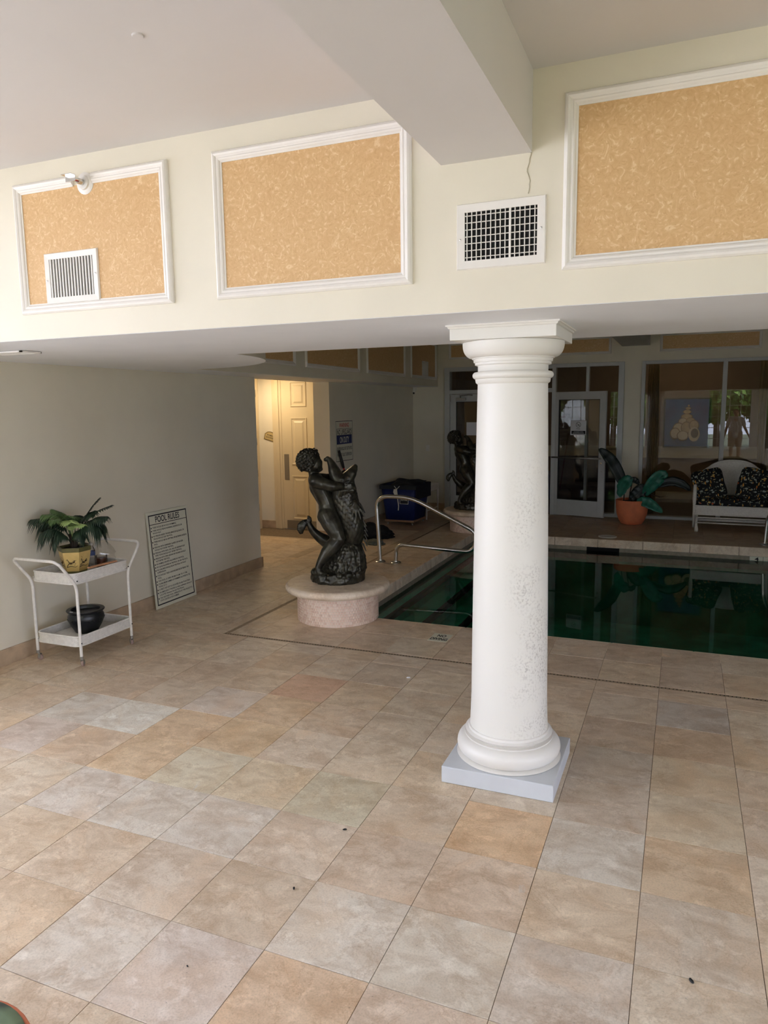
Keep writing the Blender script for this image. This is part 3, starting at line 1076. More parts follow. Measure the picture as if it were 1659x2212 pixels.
def wall_panel(label, x0, x1, z0, z1, loc_fn, rz, gap=None, w=.05, group=None):
    root = thing('wall_panel', label, 'wall panel', loc_fn(x0, z0), rz, group)
    W, Hh = (x1 - x0) * T, (z1 - z0) * T
    b = B(); box(b, w * .9, W - w * .9, -.004, 0, w * .9, Hh - w * .9)
    obj('wallpaper', b, M_paperpeach, root)
    if gap:
        g0, g1 = (gap[0] - x0) * T, (gap[1] - x0) * T
        b = moulding((0, Hh), (g0, Hh), (0, -1), w)
        for v in b.verts:
            if v.co.x > w * 1.02 and v.co.x > g0 - w * 1.3: v.co.x = g0
        obj('moulding', b, M_white, root)
        b = moulding((g1, Hh), (W, Hh), (0, -1), w)
        for v in b.verts:
            if v.co.x < g1 + w * 1.3: v.co.x = g1
        obj('moulding', b, M_white, root)
    else:
        obj('moulding', moulding((0, Hh), (W, Hh), (0, -1), w), M_white, root)
    obj('moulding', moulding((W, Hh), (W, 0), (-1, 0), w), M_white, root)
    obj('moulding', moulding((W, 0), (0, 0), (0, 1), w), M_white, root)
    obj('moulding', moulding((0, 0), (0, Hh), (1, 0), w), M_white, root)
    return root
YF = 2.3
on_fascia = lambda x, z: V(x, YF, z)
GP = 'peach wallpaper panels in white mouldings'
wall_panel('peach wallpaper panel with a vent grille in it and a sprinkler at its top', -5.765, -3.38, 5.922, 7.508, on_fascia, 0, gap=(-4.79, -4.48), group=GP)
wall_panel('unbroken peach wallpaper panel on the front fascia just left of the ceiling beam', -2.765, -.412, 5.916, 7.50, on_fascia, 0, group=GP)
wall_panel('large peach wallpaper panel right of the ceiling beam, cut by the photo edge', 1.08, 3.46, 5.93, 7.478, on_fascia, 0, group=GP)
on_left = lambda y, z: V(-8.2, y, z)
for (y0, y1), lb in zip(((11.3, 13.77), (14.38, 18.24), (18.88, 22.66), (23.36, 26.6)),
                        ('dim wallpaper panel high on the left soffit, nearest the rounded soffit corner',
                         'dim wallpaper panel on the left soffit, above the corridor opening',
                         'dim wallpaper panel on the left soffit, above the warning sign',
                         'dim wallpaper panel with a small vent, at the far end of the left soffit')):
    wall_panel(lb, y0, y1, 5.90, 7.50, on_left, pi / 2, group=GP)
on_back = lambda x, z: V(x, YB, z)
for (x0, x1), lb in zip(((-7.67, -4.6), (-3.9, -.70), (1.17, 4.83), (5.5, 9.0)),
                        ('low dark wallpaper panel over the closed glass door leaf, left of the column',
                         'low dark wallpaper panel above the open glass door, right of the column',
                         'long low wallpaper panel over the big window and the shell picture',
                         'long low wallpaper panel over the right end of the big window')):
    wall_panel(lb, x0, x1, 6.78, 7.5, on_back, 0, w=.042, group=GP)

# ------------------------------------------------------------------ vent grilles
def screw(root, x, z, r=.004):
    b = B()
    lathe(b, [(r * 1.0, 0), (r * .9, .0015), (r * .3, .0022)], 10)
    for v in b.verts: v.co = Vector((v.co.x + x, -v.co.z - .0095, v.co.y + z))
    obj('screw', b, M_chrome, root)
M_greyduct = mat('grey_duct', srgb(104, 104, 102), .8)
def vent(label, x0, x1, z0, z1, loc_fn, rz, border, nv, nh, depth=.03, mullion=None, blade=.0016):
    root = thing('vent_grille', label, 'vent', loc_fn(x0, z0), rz, None)
    W, Hh = (x1 - x0) * T, (z1 - z0) * T
    b = B()
    bo = border
    oa = [(0, 0), (W, 0), (W, Hh), (0, Hh)]
    ia = [(bo, bo), (W - bo, bo), (W - bo, Hh - bo), (bo, Hh - bo)]
    f = .007
    lv = [[b.verts.new((x, 0, z)) for x, z in oa], [b.verts.new((x + (.004 if x == 0 else -.004), -.009, z + (.004 if z == 0 else -.004))) for x, z in oa],
          [b.verts.new((x, -.007, z)) for x, z in ia], [b.verts.new((x, -.0005, z)) for x, z in ia]]
    for A, C in zip(lv, lv[1:]):
        for i in range(4):
            b.faces.new((A[i], A[(i + 1) % 4], C[(i + 1) % 4], C[i]))
    obj('frame', b, M_white, root)
    b = B(); box(b, bo * .8, W - bo * .8, -.0012, -.0004, bo * .8, Hh - bo * .8); obj('dark_duct', b, M_greyduct if nh == 0 else M_dark, root)
    b = B(); box(b, -blade, blade, -.0075, -.0015, bo, Hh - bo)
    me = None
    for k in range(nv):
        x = bo + (W - 2 * bo) * (k + .5) / nv
        if mullion and abs(k - mullion) < .5:
            bb = B(); box(bb, -.004, .004, -.0078, -.0015, bo, Hh - bo); o = obj('mullion', bb, M_white, root); o.location.x = x; continue
        if me is None:
            o = obj('slat', b, M_white, root); me = o.data
        else:
            o = link(bpy.data.objects.new('slat', me), root)
        o.location.x = x
    me = None
    for k in range(nh):
        z = bo + (Hh - 2 * bo) * (k + .5) / nh
        if me is None:
            b = B(); box(b, bo, W - bo, -.0045, -.0015, -blade, blade); o = obj('cross_bar', b, M_white, root); me = o.data
        else:
            o = link(bpy.data.objects.new('cross_bar', me), root)
        o.location.z = z
    screw(root, bo / 2, Hh / 2 - .01); screw(root, W - bo / 2, Hh / 2 + .005)
    return root
vent('white square vent grille with upright blades, low in the left wallpaper panel', -5.335, -4.472, 6.024, 6.644, lambda x, z: V(x, YF - .012, z), 0, .032, 15, 0, blade=.0034)
vent('white vent grille with a criss-cross of bars on the fascia under the beam', .052, .926, 6.008, 6.63, on_fascia, 0, .034, 15, 7, mullion=9)
vent('small dim vent grille in the farthest wallpaper panel of the left soffit', 24.73, 25.51, 6.0, 6.64, lambda y, z: V(-8.2 + .012, y, z), pi / 2, .03, 14, 0)
b = B()
for k in range(7): box(b, -.16, .16, k * .018, k * .018 + .009, -.006, 0)
box(b, -.18, .18, -.02, -.012, -.008, 0); box(b, -.18, .18, .125, .133, -.008, 0); box(b, -.18, -.16, -.02, .133, -.008, 0); box(b, .16, .18, -.02, .133, -.008, 0)
sv = tag(obj('soffit_vent', b, M_white, None, loc=V(-7.5, 3.4, ZS - .012)), 'flat white vent slot in the soffit underside at the left photo edge', 'vent')

# ------------------------------------------------------------------ sprinkler in the gap of the first panel
sp = thing('fire_sprinkler', 'white and chrome side-wall sprinkler head in the gap of the left panel moulding', 'sprinkler', V(-4.6, YF, 7.40))
def yl(b, prof, seg=24, c=(0, 0, 0)):
    """lathe about the wall's normal: prof is (radius, distance out from the wall)"""
    bb = B(); lathe(bb, prof, seg)
    for v in bb.verts: v.co = Vector((v.co.x + c[0], -v.co.z + c[1], v.co.y + c[2]))
    me = bpy.data.meshes.new('t'); bb.to_mesh(me); bb.free(); b.from_mesh(me); bpy.data.meshes.remove(me)
b = B(); yl(b, [(.052, 0), (.052, .006), (.042, .012), (.034, .014), (.032, .022), (.018, .024)]); obj('escutcheon', b, M_white, sp, smooth=True, sharp=30)
b = B(); yl(b, [(.014, .02), (.014, .05), (.011, .055)], 14); tube(b, [(-.012, -.05, 0), (-.014, -.075, 0), (0, -.095, 0), (.014, -.075, 0), (.012, -.05, 0)], .0035, 8); obj('frame_arm', b, M_chrome, sp, smooth=True, sharp=40)
b = B(); tube(b, [(0, -.052, 0), (0, -.09, 0)], .004, 8); obj('fusible_link', b, M_red, sp)
b = B(); box(b, -.03, .03, -.10, -.098, -.016, .012); box(b, -.032, .03, -.125, -.098, .010, .013); obj('deflector', b, M_chrome, sp)
# ------------------------------------------------------------------ security camera and switch
sc_ = thing('security_camera', 'small white security camera in the far left corner under the soffit', 'camera', V(-9.28, YB, 5.42))
b = B(); box(b, -.04, .04, -.03, 0, .02, .10, bevel=.004); obj('mount', b, M_white, sc_)
b = B(); capsule(b, (0, -.05, .03), (.01, -.11, -.02), .03, .028, 14); obj('housing', b, M_white, sc_, smooth=True)
b = B(); ball(b, (.014, -.128, -.034), .018, sub=2); obj('lens', b, M_black, sc_)
sw = thing('light_switch', 'single pale light switch plate on the far wall beside the door frame', 'switch', V(-8.69, YB, 2.83))
b = B(); box(b, -.035, .035, -.006, 0, -.057, .057, bevel=.002); obj('cover_plate', b, M_white, sw)
b = B(); box(b, -.006, .006, -.014, -.005, -.012, .012); obj('toggle', b, M_white, sw)

# ------------------------------------------------------------------ glazed back wall: windows, closed door leaf, open door leaf
def bar(root, x0, x1, z0, z1, d0=-.06, d1=.10, name='frame_bar', m=None):
    b = B(); box(b, x0, x1, d0, d1, z0, z1, bevel=.003)
    return obj(name, b, m or M_alu, root)
def glaze(root, x0, x1, z0, z1, y=.0, name='pane'):
    b = B(); box(b, x0, x1, y - .002, y + .002, z0, z1)
    return obj(name, b, M_glass, root)
sf = tag(bpy.data.objects.new('window_20', None), kind='structure'); COL.objects.link(sf)
sf.location = V(0, YB, 0)
t_ = lambda v: v * T
for x0, x1 in ((-7.84, -7.60), (-3.06, -2.90), (-1.66, -1.54), (-.37, -.15)):
    bar(sf, t_(x0), t_(x1), 0 if x0 > -3.2 or x0 < -7 else 0, t_(6.43))
for x0, x1, z0, z1 in ((-7.6, -3.06, 6.25, 6.43), (-7.6, -3.06, 5.26, 5.43), (-2.9, -.37, 6.28, 6.43), (-2.9, -.37, 0, .14)):
    bar(sf, t_(x0), t_(x1), t_(z0), t_(z1), -.055)
glaze(sf, t_(-7.6), t_(-3.06), t_(5.43), t_(6.25)); glaze(sf, t_(-2.9), t_(-1.66), t_(.14), t_(6.28)); glaze(sf, t_(-1.54), t_(-.37), t_(.14), t_(6.28))
wf = tag(bpy.data.objects.new('window_21', None), kind='structure'); COL.objects.link(wf)
wf.location = V(0, YB, 0)
for x0, x1 in ((.53, .67), (3.52, 3.68), (6.5, 6.66), (9.36, 9.5)):
    bar(wf, t_(x0), t_(x1), 0, t_(6.43))
for x0, x1 in ((.67, 3.52), (3.68, 6.5), (6.66, 9.36)):
    bar(wf, t_(x0), t_(x1), t_(6.30), t_(6.43), -.055); bar(wf, t_(x0), t_(x1), 0, t_(.12), -.055)
    glaze(wf, t_(x0), t_(x1), t_(.12), t_(6.30))
def door_leaf(name, num, W, Hh):
    root = tag(bpy.data.objects.new('door_%d' % num, None), kind='structure'); COL.objects.link(root)
    st, tr, br = .11, .13, .27
    b = B()
    box(b, 0, st, -.022, .022, .012, Hh, bevel=.003); box(b, W - st, W, -.022, .022, .012, Hh, bevel=.003)
    box(b, st, W - st, -.022, .022, Hh - tr, Hh); box(b, st, W - st, -.022, .022, .012, .012 + br)
    obj('leaf_frame', b, M_alu, root)
    b = B()
    for x0, x1, z0, z1 in ((st, st + .01, br, Hh - tr), (W - st - .01, W - st, br, Hh - tr), (st, W - st, Hh - tr - .01, Hh - tr), (st, W - st, br + .012, br + .022)):
        box(b, x0, x1, -.014, .014, z0, z1)
    obj('gasket', b, M_aludark, root)
    glaze(root, st, W - st, br + .012, Hh - tr, 0)
    return root
dl = door_leaf('left', 1, 2.26 * T, 5.24 * T); dl.location = V(-7.59, YB - .02, 0)
b = B(); box(b, .12, .30, -.07, -.022, 5.24 * T - .11, 5.24 * T - .06, bevel=.004); obj('door_closer', b, M_steel, dl)
b = B(); tube(b, [(.21, -.06, 5.24 * T - .06), (.21, -.10, 5.24 * T - .03), (.36, -.08, 5.24 * T - .015), (.42, -.03, 5.24 * T - .02)], .009, 8); obj('closer_arm', b, M_steel, dl)
b = B(); box(b, -.03, .01, -.04, -.02, 5.24 * T - .13, 5.24 * T - .02); obj('hinge', b, M_steel, dl)
dr2 = door_leaf('right', 2, 2.36 * T, 5.24 * T); dr2.location = V(-3.0, YB - .06, .012); dr2.rotation_euler = (0, 0, radians(-17))
Wd = 2.36 * T
b = B(); tube(b, [(.02, -.075, 2.49 * T), (Wd - .06, -.075, 2.49 * T)], .013, 10)
for x in (.05, Wd - .08): tube(b, [(x, -.022, 2.49 * T), (x, -.075, 2.49 * T)], .009, 8)
obj('push_bar', b, M_steel, dr2)
b = B(); yl(b, [(.017, .022), (.017, .034), (.012, .036)], 16, (Wd - .06, 0, 2.30 * T)); obj('lock_cylinder', b, M_chrome, dr2)
b = B(); yl(b, [(.007, .022), (.007, .028)], 10, (Wd - .055, 0, 1.96 * T)); obj('lock_screw', b, M_steel, dr2)
# notices taped to the glass of the two leaves
nt1 = thing('paper_notice', 'blank white sheet taped on the closed glass door beside the far statue', 'notice', V(-6.84, YB - .032, 3.42))
b = B(); box(b, 0, .30, -.001, 0, 0, .58 * T); obj('paper_sheet', b, M_paper, nt1)
nt2 = thing('paper_notice', 'white no smoking style notice with a dark band on the open glass door', 'notice', (0, 0, 0))
nt2.matrix_world = dr2.matrix_world
nt2.location = V(-3.0, YB - .06, .012) + Matrix.Rotation(radians(-17), 3, 'Z') @ Vector((.33, -.008, 3.44 * T)); nt2.rotation_euler = (0, 0, radians(-17))
b = B(); box(b, 0, .285, -.001, 0, 0, .245); obj('paper_sheet', b, M_paper, nt2)
b = B(); box(b, .02, .27, -.0016, -.001, .018, .072); obj('dark_band', b, M_ink, nt2)
b = B()
tube(b, [(.1425 + .042 * cos(2 * pi * k / 24), -.0015, .175 + .042 * sin(2 * pi * k / 24)) for k in range(24)], .0035, 6, closed=True)
box(b, .118, .166, -.0018, -.001, .165, .172); box(b, .152, .158, -.0018, -.001, .172, .19); tube(b, [(.115, -.0015, .203), (.17, -.0015, .147)], .003, 6)
obj('circle_symbol', b, M_ink, nt2)
lettering('print', [('POOL', .1425, .098, .018, None, 'CENTER')], M_ink, nt2, .0016)
lettering('band_print', [('CLOSED FOR', .145, .049, .013, .17, 'CENTER'), ('MAINTENANCE', .145, .028, .013, .20, 'CENTER')], M_paper, nt2, .002)

# ------------------------------------------------------------------ corridor door, trim, lamp, plaque
YD = 19.9
cd = tag(bpy.data.objects.new('door_3', None), kind='structure'); COL.objects.link(cd)
cd.location = V(-12.24, YD - .03, 0)
DW, DH = 2.25 * T, 5.95 * T
b = B(); box(b, 0, DW, -.02, .012, .01, DH); obj('door_slab', b, M_cone, cd)
def raised(x0, x1, z0, z1):
    b = B()
    lv = [[b.verts.new((x, y, z)) for x, z in ((x0 + i, z0 + i), (x1 - i, z0 + i), (x1 - i, z1 - i), (x0 + i, z1 - i))] for i, y in ((0, -.02), (.0, -.030), (.012, -.032), (.024, -.021), (.05, -.021), (.075, -.032))]
    for A, C in zip(lv, lv[1:]):
        for k in range(4): b.faces.new((A[k], A[(k + 1) % 4], C[(k + 1) % 4], C[k]))
    b.faces.new(lv[-1])
    obj('raised_panel', b, M_cone, cd)
for x0, x1 in ((.115, .115 + .30), (.53, .80)):
    raised(x0 + .05, x1 + .03, 4.78 * T, 5.72 * T); raised(x0 + .05, x1 + .03, 2.55 * T, 4.35 * T); raised(x0 + .05, x1 + .03, .42 * T, 2.12 * T)
b = B(); box(b, .03, .115, -.024, -.02, 1.95 * T, 2.95 * T); obj('push_plate', b, M_steel, cd)
b = B(); box(b, .05, DW - .02, -.024, -.02, .03 * T, .36 * T); obj('kick_plate', b, M_steel, cd)
b = B()
for x0, x1, d in ((-.16, -.10, .03), (-.10, -.04, .045), (-.04, 0, .03)):
    box(b, x0, x1, -d, .03, 0, DH + .03, bevel=.003)
box(b, -.16, DW + .1, -.04, .03, DH + .005, DH + .10)
struct_casing = obj('door_casing', b, M_cone, cd)
cd2 = tag(bpy.data.objects.new('door_4', None), kind='structure'); COL.objects.link(cd2)
cd2.location = V(-13.3, 19.62, 0)
b = B(); box(b, 0, .035, -1.0, -.12, .01, DH); obj('door_slab', b, M_cone, cd2)
b = B(); box(b, 0, .062, -.12, 0, 0, DH + .05, bevel=.004); obj('door_casing', b, M_cone, cd2)
for z in (.30, .85, 1.35, 2.1):
    b = B(); tube(b, [(.066, -.085, z), (.066, -.085, z + .11)], .009, 8); obj('hinge', b, M_steel, cd2)
lp = thing('ceiling_lamp', 'warm ceiling lamp lighting the little corridor beside the pool', 'lamp', V(-12.3, 18.35, 6.25))
b = B(); lathe(b, [(.15, 0), (.15, -.02), (.14, -.025)], 24); obj('lamp_base', b, M_white, lp)
M_lampglow = bpy.data.materials.new('lit_lamp_glass'); M_lampglow.use_nodes = True
_p = M_lampglow.node_tree.nodes['Principled BSDF']
_p.inputs['Emission Color'].default_value = (1, .74, .42, 1); _p.inputs['Emission Strength'].default_value = 14
b = B()
lathe(b, [(.001, -.09), (.06, -.082), (.11, -.06), (.135, -.025)], 24, caps=False); obj('lamp_glass', b, M_lampglow, lp, smooth=True)
ld = bpy.data.lights.new('corridor_lamp', 'AREA'); ld.shape = 'DISK'; ld.size = .3; ld.energy = 5.8; ld.color = (1, .80, .54)
lo = bpy.data.objects.new('corridor_lamp', ld); link(lo, lp); lo.location = (0, 0, -.11)
pq = thing('wall_plaque', 'small arched bronze plaque lettered in black beside the corridor door', 'plaque', V(-12.80, YD - .002, 3.60))
pq.rotation_euler = (0, radians(15), 0); pq.scale = (.92, 1, .92)
arch = [(-.12, -.06), (.12, -.06), (.12, .045), (.10, .05)] + [(.10 * cos(a), .05 + .045 * sin(a)) for a in [pi * k / 12 for k in range(1, 12)]] + [(-.10, .05), (-.12, .045)]
b = B(); slab_xz(b, arch, -.008, 0); obj('border_plate', b, mat('olive_bronze', srgb(120, 98, 48), .5), pq)
b = B(); slab_xz(b, [(x * .88, z * .84 + .002) for x, z in arch], -.010, -.007); obj('face_plate', b, mat('pale_gold_plate', srgb(196, 176, 126), .5), pq)
lettering('print', [("WOMEN'S", 0, .018, .026, .15, 'CENTER'), ('SHOWERS', 0, -.022, .026, .17, 'CENTER')], M_ink, pq, .0106)
# ------------------------------------------------------------------ mosaic drums
def pedestal(label, x, y, cells=True):
    root = thing('mosaic_pedestal', label, 'pedestal', V(x, y, 0))
    r, h = .372, .262
    b = B(); lathe(b, [(r - .004, 0), (r - .004, h)], 64); obj('drum_core', b, M_mgrout, root, smooth=True, sharp=40)
    b = B()
    rows, per = 11, 92
    random.seed(5)
    ch = h / rows
    for i in range(rows):
        off = (i % 2) * .5
        for j in range(per):
            a0 = 2 * pi * (j + off) / per + .006
            a1 = 2 * pi * (j + 1 + off) / per - .006
            z0, z1 = i * ch + .0018, (i + 1) * ch - .0018
            rr = r + random.uniform(-.0004, .0012)
            mi = random.choices((0, 1, 2, 3), (5, 4, 4, 1.2))[0]
            o_ = [b.verts.new((rr * cos(a), rr * sin(a), z)) for a, z in ((a0, z0), (a1, z0), (a1, z1), (a0, z1))]
            n_ = [b.verts.new(((r - .005) * cos(a), (r - .005) * sin(a), z)) for a, z in ((a0, z0), (a1, z0), (a1, z1), (a0, z1))]
            f = b.faces.new(o_); f.material_index = mi
            for k in range(4):
                f = b.faces.new((o_[k], n_[k], n_[(k + 1) % 4], o_[(k + 1) % 4])); f.material_index = mi
    tag(obj('mosaic_tiles', b, M_mosaic, root), kind='stuff')
    b = B()
    pr = [(.36, h - .002), (.44, h - .002)]
    for k in range(13):
        a = -pi / 2 + pi * k / 12
        pr.append((.442 + .036 * cos(a), h + .036 + .036 * sin(a)))
    pr += [(.40, h + .0735), (.2, h + .0745), (.001, h + .0745)]
    lathe(b, pr, 72); obj('stone_cap', b, M_coping, root, smooth=True, sharp=60)
    return root, h + .0745
PEDX, PEDY = -4.90, 9.52
ped1, PH = pedestal('round pink mosaic pedestal with a pale stone cap by the pool corner', PEDX, PEDY)
ped2, _ = pedestal('dim mosaic pedestal carrying the far statue, half hidden by the column', -5.12, 21.9)

# ------------------------------------------------------------------ bronze boy hugging a fish
def sp_(zx, zy, y=0.0):
    z = (2036 - zy) * .000672
    return Vector(((zx - 826) * .000672 + .0255 * z, y, z))
def build_statue(label, cat='statue'):
    root = thing('bronze_statue', label, cat)
    random.seed(21)
    # --- the boy: one skin
    b = B()
    S = sp_
    # torso
    limb(b, [S(492, 590, 0), S(520, 660, -.0), S(572, 750, 0), S(626, 850, 0), S(684, 960, 0), S(696, 1060, 0), S(702, 1120, 0)],
         [.038, .070, .096, .092, .086, .092, .096])
    for sy in (-1, 1):
        limb(b, [S(518, 655, sy * .06), S(580, 770, sy * .055), S(634, 880, sy * .042), S(676, 980, sy * .040), S(696, 1070, sy * .046), S(704, 1130, sy * .05)], [.058, .068, .070, .070, .076, .082])
        ball(b, S(660, 1145, sy * .05), .080)
        capsule(b, S(530, 640, sy * .02), S(520, 655, sy * .10), .055, .058)
    # neck, head, ears, face
    limb(b, [S(490, 610), S(478, 545), S(465, 500)], [.042, .038, .05])
    ball(b, S(430, 405), .098, (1.0, .92, 1.0), 3)
    ball(b, S(500, 440), .076, (1, .95, 1.02), 3)
    capsule(b, S(545, 345), S(553, 352), .024, .020)              # brow
    capsule(b, S(560, 380), S(586, 402), .013, .013)              # nose
    ball(b, S(596, 410), .0125)
    for sy in (-1, 1):
        ball(b, S(530, 470, sy * .040), .034)                     # cheeks
        ball(b, S(556, 388, sy * .033), .0125)                    # eyes
        ball(b, S(585, 420, sy * .008), .009)
        ball(b, S(455, 445, sy * .088), .021, (1, .5, 1.4))       # ears
    capsule(b, S(592, 452, -.014), S(592, 452, .014), .012, .012)  # lips
    capsule(b, S(594, 476, -.012), S(594, 476, .012), .012, .012)
    capsule(b, S(566, 515), S(586, 512), .028, .022)              # chin
    # near arm, hugging the fish
    limb(b, [S(525, 650, -.095), S(640, 690, -.150), S(760, 722, -.155), S(850, 728, -.128), S(905, 735, -.105)], [.060, .055, .048, .040, .028])
    hand = S(925, 742, -.112)
    ball(b, hand, .030, (1.2, .7, 1.0))
    for i, (dz, L, r) in enumerate(((.022, .058, .0095), (.006, .066, .010), (-.010, .060, .0095), (-.024, .046, .0085))):
        p1 = hand + Vector((.020, -.004, dz)); p2 = p1 + Vector((L * .55, .008, dz * .25)); p3 = p2 + Vector((L * .42, .030, -.004))
        limb(b, [p1, p2, p3], [r, r * .95, r * .8])
    limb(b, [hand + Vector((-.008, -.006, .022)), hand + Vector((.012, -.010, .046)), hand + Vector((.034, -.002, .060))], [.011, .010, .008])
    # far arm
    limb(b, [S(540, 650, .095), S(660, 660, .150), S(770, 640, .150), S(850, 630, .11)], [.052, .045, .038, .030])
    hand = S(868, 625, .10)
    ball(b, hand, .028, (1.2, .7, 1.0))
    for i, (dz, L, r) in enumerate(((.022, .056, .0095), (.006, .062, .010), (-.010, .058, .0095), (-.022, .044, .0085))):
        p1 = hand + Vector((.018, .004, dz)); p2 = p1 + Vector((L * .5, -.012, dz * .25)); p3 = p2 + Vector((L * .3, -.035, -.004))
        limb(b, [p1, p2, p3], [r, r * .95, r * .8])
    limb(b, [hand + Vector((-.008, .006, .02)), hand + Vector((.010, .004, .045)), hand + Vector((.03, -.01, .056))], [.011, .010, .008])
    # near leg: thigh forward, shank back down to the foot on the rock
    limb(b, [S(690, 1130, -.055), S(740, 1230, -.085), S(800, 1340, -.11), S(838, 1425, -.12)], [.094, .090, .075, .062])
    ball(b, S(846, 1436, -.125), .060)
    limb(b, [S(835, 1440, -.12), S(760, 1530, -.125), S(690, 1610, -.135), S(620, 1720, -.145), S(575, 1810, -.15)], [.060, .068, .060, .043, .032])
    def foot(p, d, sy):
        # p: ankle; toes along d
        n = Vector((-d.y, d.x, 0))
        limb(b, [p, p + Vector((0, 0, -.035)) + d * .01, p + Vector((0, 0, -.055)) + d * .065], [.029, .030, .022])
        capsule(b, p + Vector((0, 0, -.045)) - d * .02, p + Vector((0, 0, -.055)) + d * .03, .027, .026)
        for k in range(5):
            s0 = (k - 2) * .0145
            q = p + Vector((0, 0, -.064)) + d * .068 + n * s0 * sy
            L = (.050, .046, .042, .038, .032)[k]
            r = (.0125, .0098, .0095, .009, .0085)[k]
            limb(b, [q - d * .02, q + d * L * .6 + n * s0 * .12 * sy, q + d * L + Vector((0, 0, -.006)) + n * s0 * .16 * sy], [r * 1.1, r, r * .9])
    foot(S(568, 1820, -.152), Vector((.92, -.39, 0)).normalized(), -1)
    # far leg, round the other side of the fish
    limb(b, [S(700, 1120, .055), S(780, 1220, .110), S(880, 1330, .150), S(930, 1400, .160)], [.082, .077, .064, .053])
    limb(b, [S(930, 1400, .160), S(880, 1530, .165), S(830, 1650, .165), S(790, 1790, .16)], [.052, .056, .045, .030])
    foot(S(785, 1800, .16), Vector((.95, .31, 0)).normalized(), 1)
    boy = remeshed('boy_figure', b, M_bronze, root, .0052, 9)
    # --- curls
    b = B()
    hc = S(425, 400)
    ball(b, hc, .103, (1, .95, 1.0), 3)
    n = 190
    for i in range(n):
        zf = 1 - 2 * (i + .5) / n
        a = i * 2.399963
        d = Vector((sqrt(1 - zf * zf) * cos(a), sqrt(1 - zf * zf) * sin(a), zf))
        if d.x > .52 and d.z < .62: continue          # keep the face clear
        if d.x > .25 and d.z < -.35: continue
        if d.z < -.80: continue
        p = hc + Vector((d.x * .100, d.y * .096, d.z * .100))
        t1 = d.cross(Vector((random.uniform(-1, 1), random.uniform(-1, 1), random.uniform(-1, 1)))).normalized()
        t2 = d.cross(t1)
        rr = random.uniform(.010, .0145)
        pts = [p + d * .004 + (t1 * cos(k * 1.2) + t2 * sin(k * 1.2)) * rr * (1 - k * .12) + d * k * .0022 for k in range(6)]
        limb(b, pts, [.0062] * 6)
    for zx, zy, y in ((375, 262, -.03), (395, 268, .02), (490, 230, -.01), (478, 250, .03), (445, 265, -.04), (515, 262, -.02), (520, 250, .02), (430, 275, .05), (540, 300, 0)):
        p = S(zx, zy + 22, y)
        limb(b, [p + Vector((-.012, 0, -.022)), p + Vector((-.006, .004, 0)), p + Vector((.008, 0, .012)), p + Vector((.018, -.004, .002))], [.014, .012, .010, .006])
    remeshed('curly_hair', b, M_bronze, root, .0042, 2)
    # --- the fish: a scaled body swept along a curve
    def cr(P, t):
        n = len(P) - 1
        i = min(int(t * n), n - 1); u = t * n - i
        p0, p1, p2, p3 = P[max(i - 1, 0)], P[i], P[i + 1], P[min(i + 2, n)]
        return .5 * ((2 * p1) + (p2 - p0) * u + (2 * p0 - 5 * p1 + 4 * p2 - p3) * u * u + (3 * p1 - p0 - 3 * p2 + p3) * u ** 3)
    spine = [S(895, 640, 0), S(893, 740, 0), S(905, 860, .0), S(930, 980, .0), S(965, 1110, .0), S(1000, 1240, 0), S(1020, 1360, .0), S(1010, 1480, .02), S(960, 1590, .06), S(870, 1640, .12), S(770, 1610, .16), S(660, 1550, .16), S(550, 1470, .14), S(470, 1385, .12), S(430, 1310, .11), S(408, 1255, .11)]
    rad = [.098, .108, .116, .116, .116, .110, .102, .098, .095, .088, .078, .064, .048, .036, .028, .022]
    NU, NV = 320, 135
    b = B()
    rings = []
    u = None
    for i in range(NU + 1):
        t = i / NU
        p = cr(spine, t); q = cr(spine, min(1, t + .004)) - cr(spine, max(0, t - .004))
        q.normalize()
        if u is None:
            u = Vector((0, -1, 0)); u = (u - q * u.dot(q)).normalized()
        else:
            u = (u - q * u.dot(q)).normalized()
        w = q.cross(u)
        k = t * (len(rad) - 1); kk = min(int(k), len(rad) - 2)
        r = rad[kk] + (rad[kk + 1] - rad[kk]) * (k - kk)
        ring = []
        for j in range(NV):
            a = 2 * pi * j / NV
            # overlapping scales: each a little dome, free at its lower edge
            h = 0.0
            if .08 < t < .64:
                best = 0.0
                si = t * 36.0
                for row in (math.floor(si), math.floor(si) - 1):
                    fv = (si - row) / 1.7
                    sj = j / NV * 15 + (.5 if row % 2 else 0)
                    fu = (sj - math.floor(sj) - .5) * 2
                    d2 = fu * fu * .95 + max(0.0, fv - .45) ** 2 * 3.4
                    if d2 < 1 and fv < 1:
                        best = max(best, (.35 + .65 * fv) * sqrt(1 - d2) if row == math.floor(si) else (.35 + .65 * fv) * sqrt(1 - d2) * 1.02)
                h = .0085 * best * min(1, (t - .08) * 20) * min(1, (.64 - t) * 14)
            ring.append(b.verts.new(p + (u * cos(a) * .98 + w * sin(a)) * (r + h)))
        rings.append(ring)
    for A, C in zip(rings, rings[1:]):
        for j in range(NV):
            b.faces.new((A[j], A[(j + 1) % NV], C[(j + 1) % NV], C[j]))
    b.faces.new(list(reversed(rings[0]))); b.faces.new(rings[-1])
    obj('fish_body', b, M_bronze, root, smooth=True)
    # jaws, gill frills
    b = B()
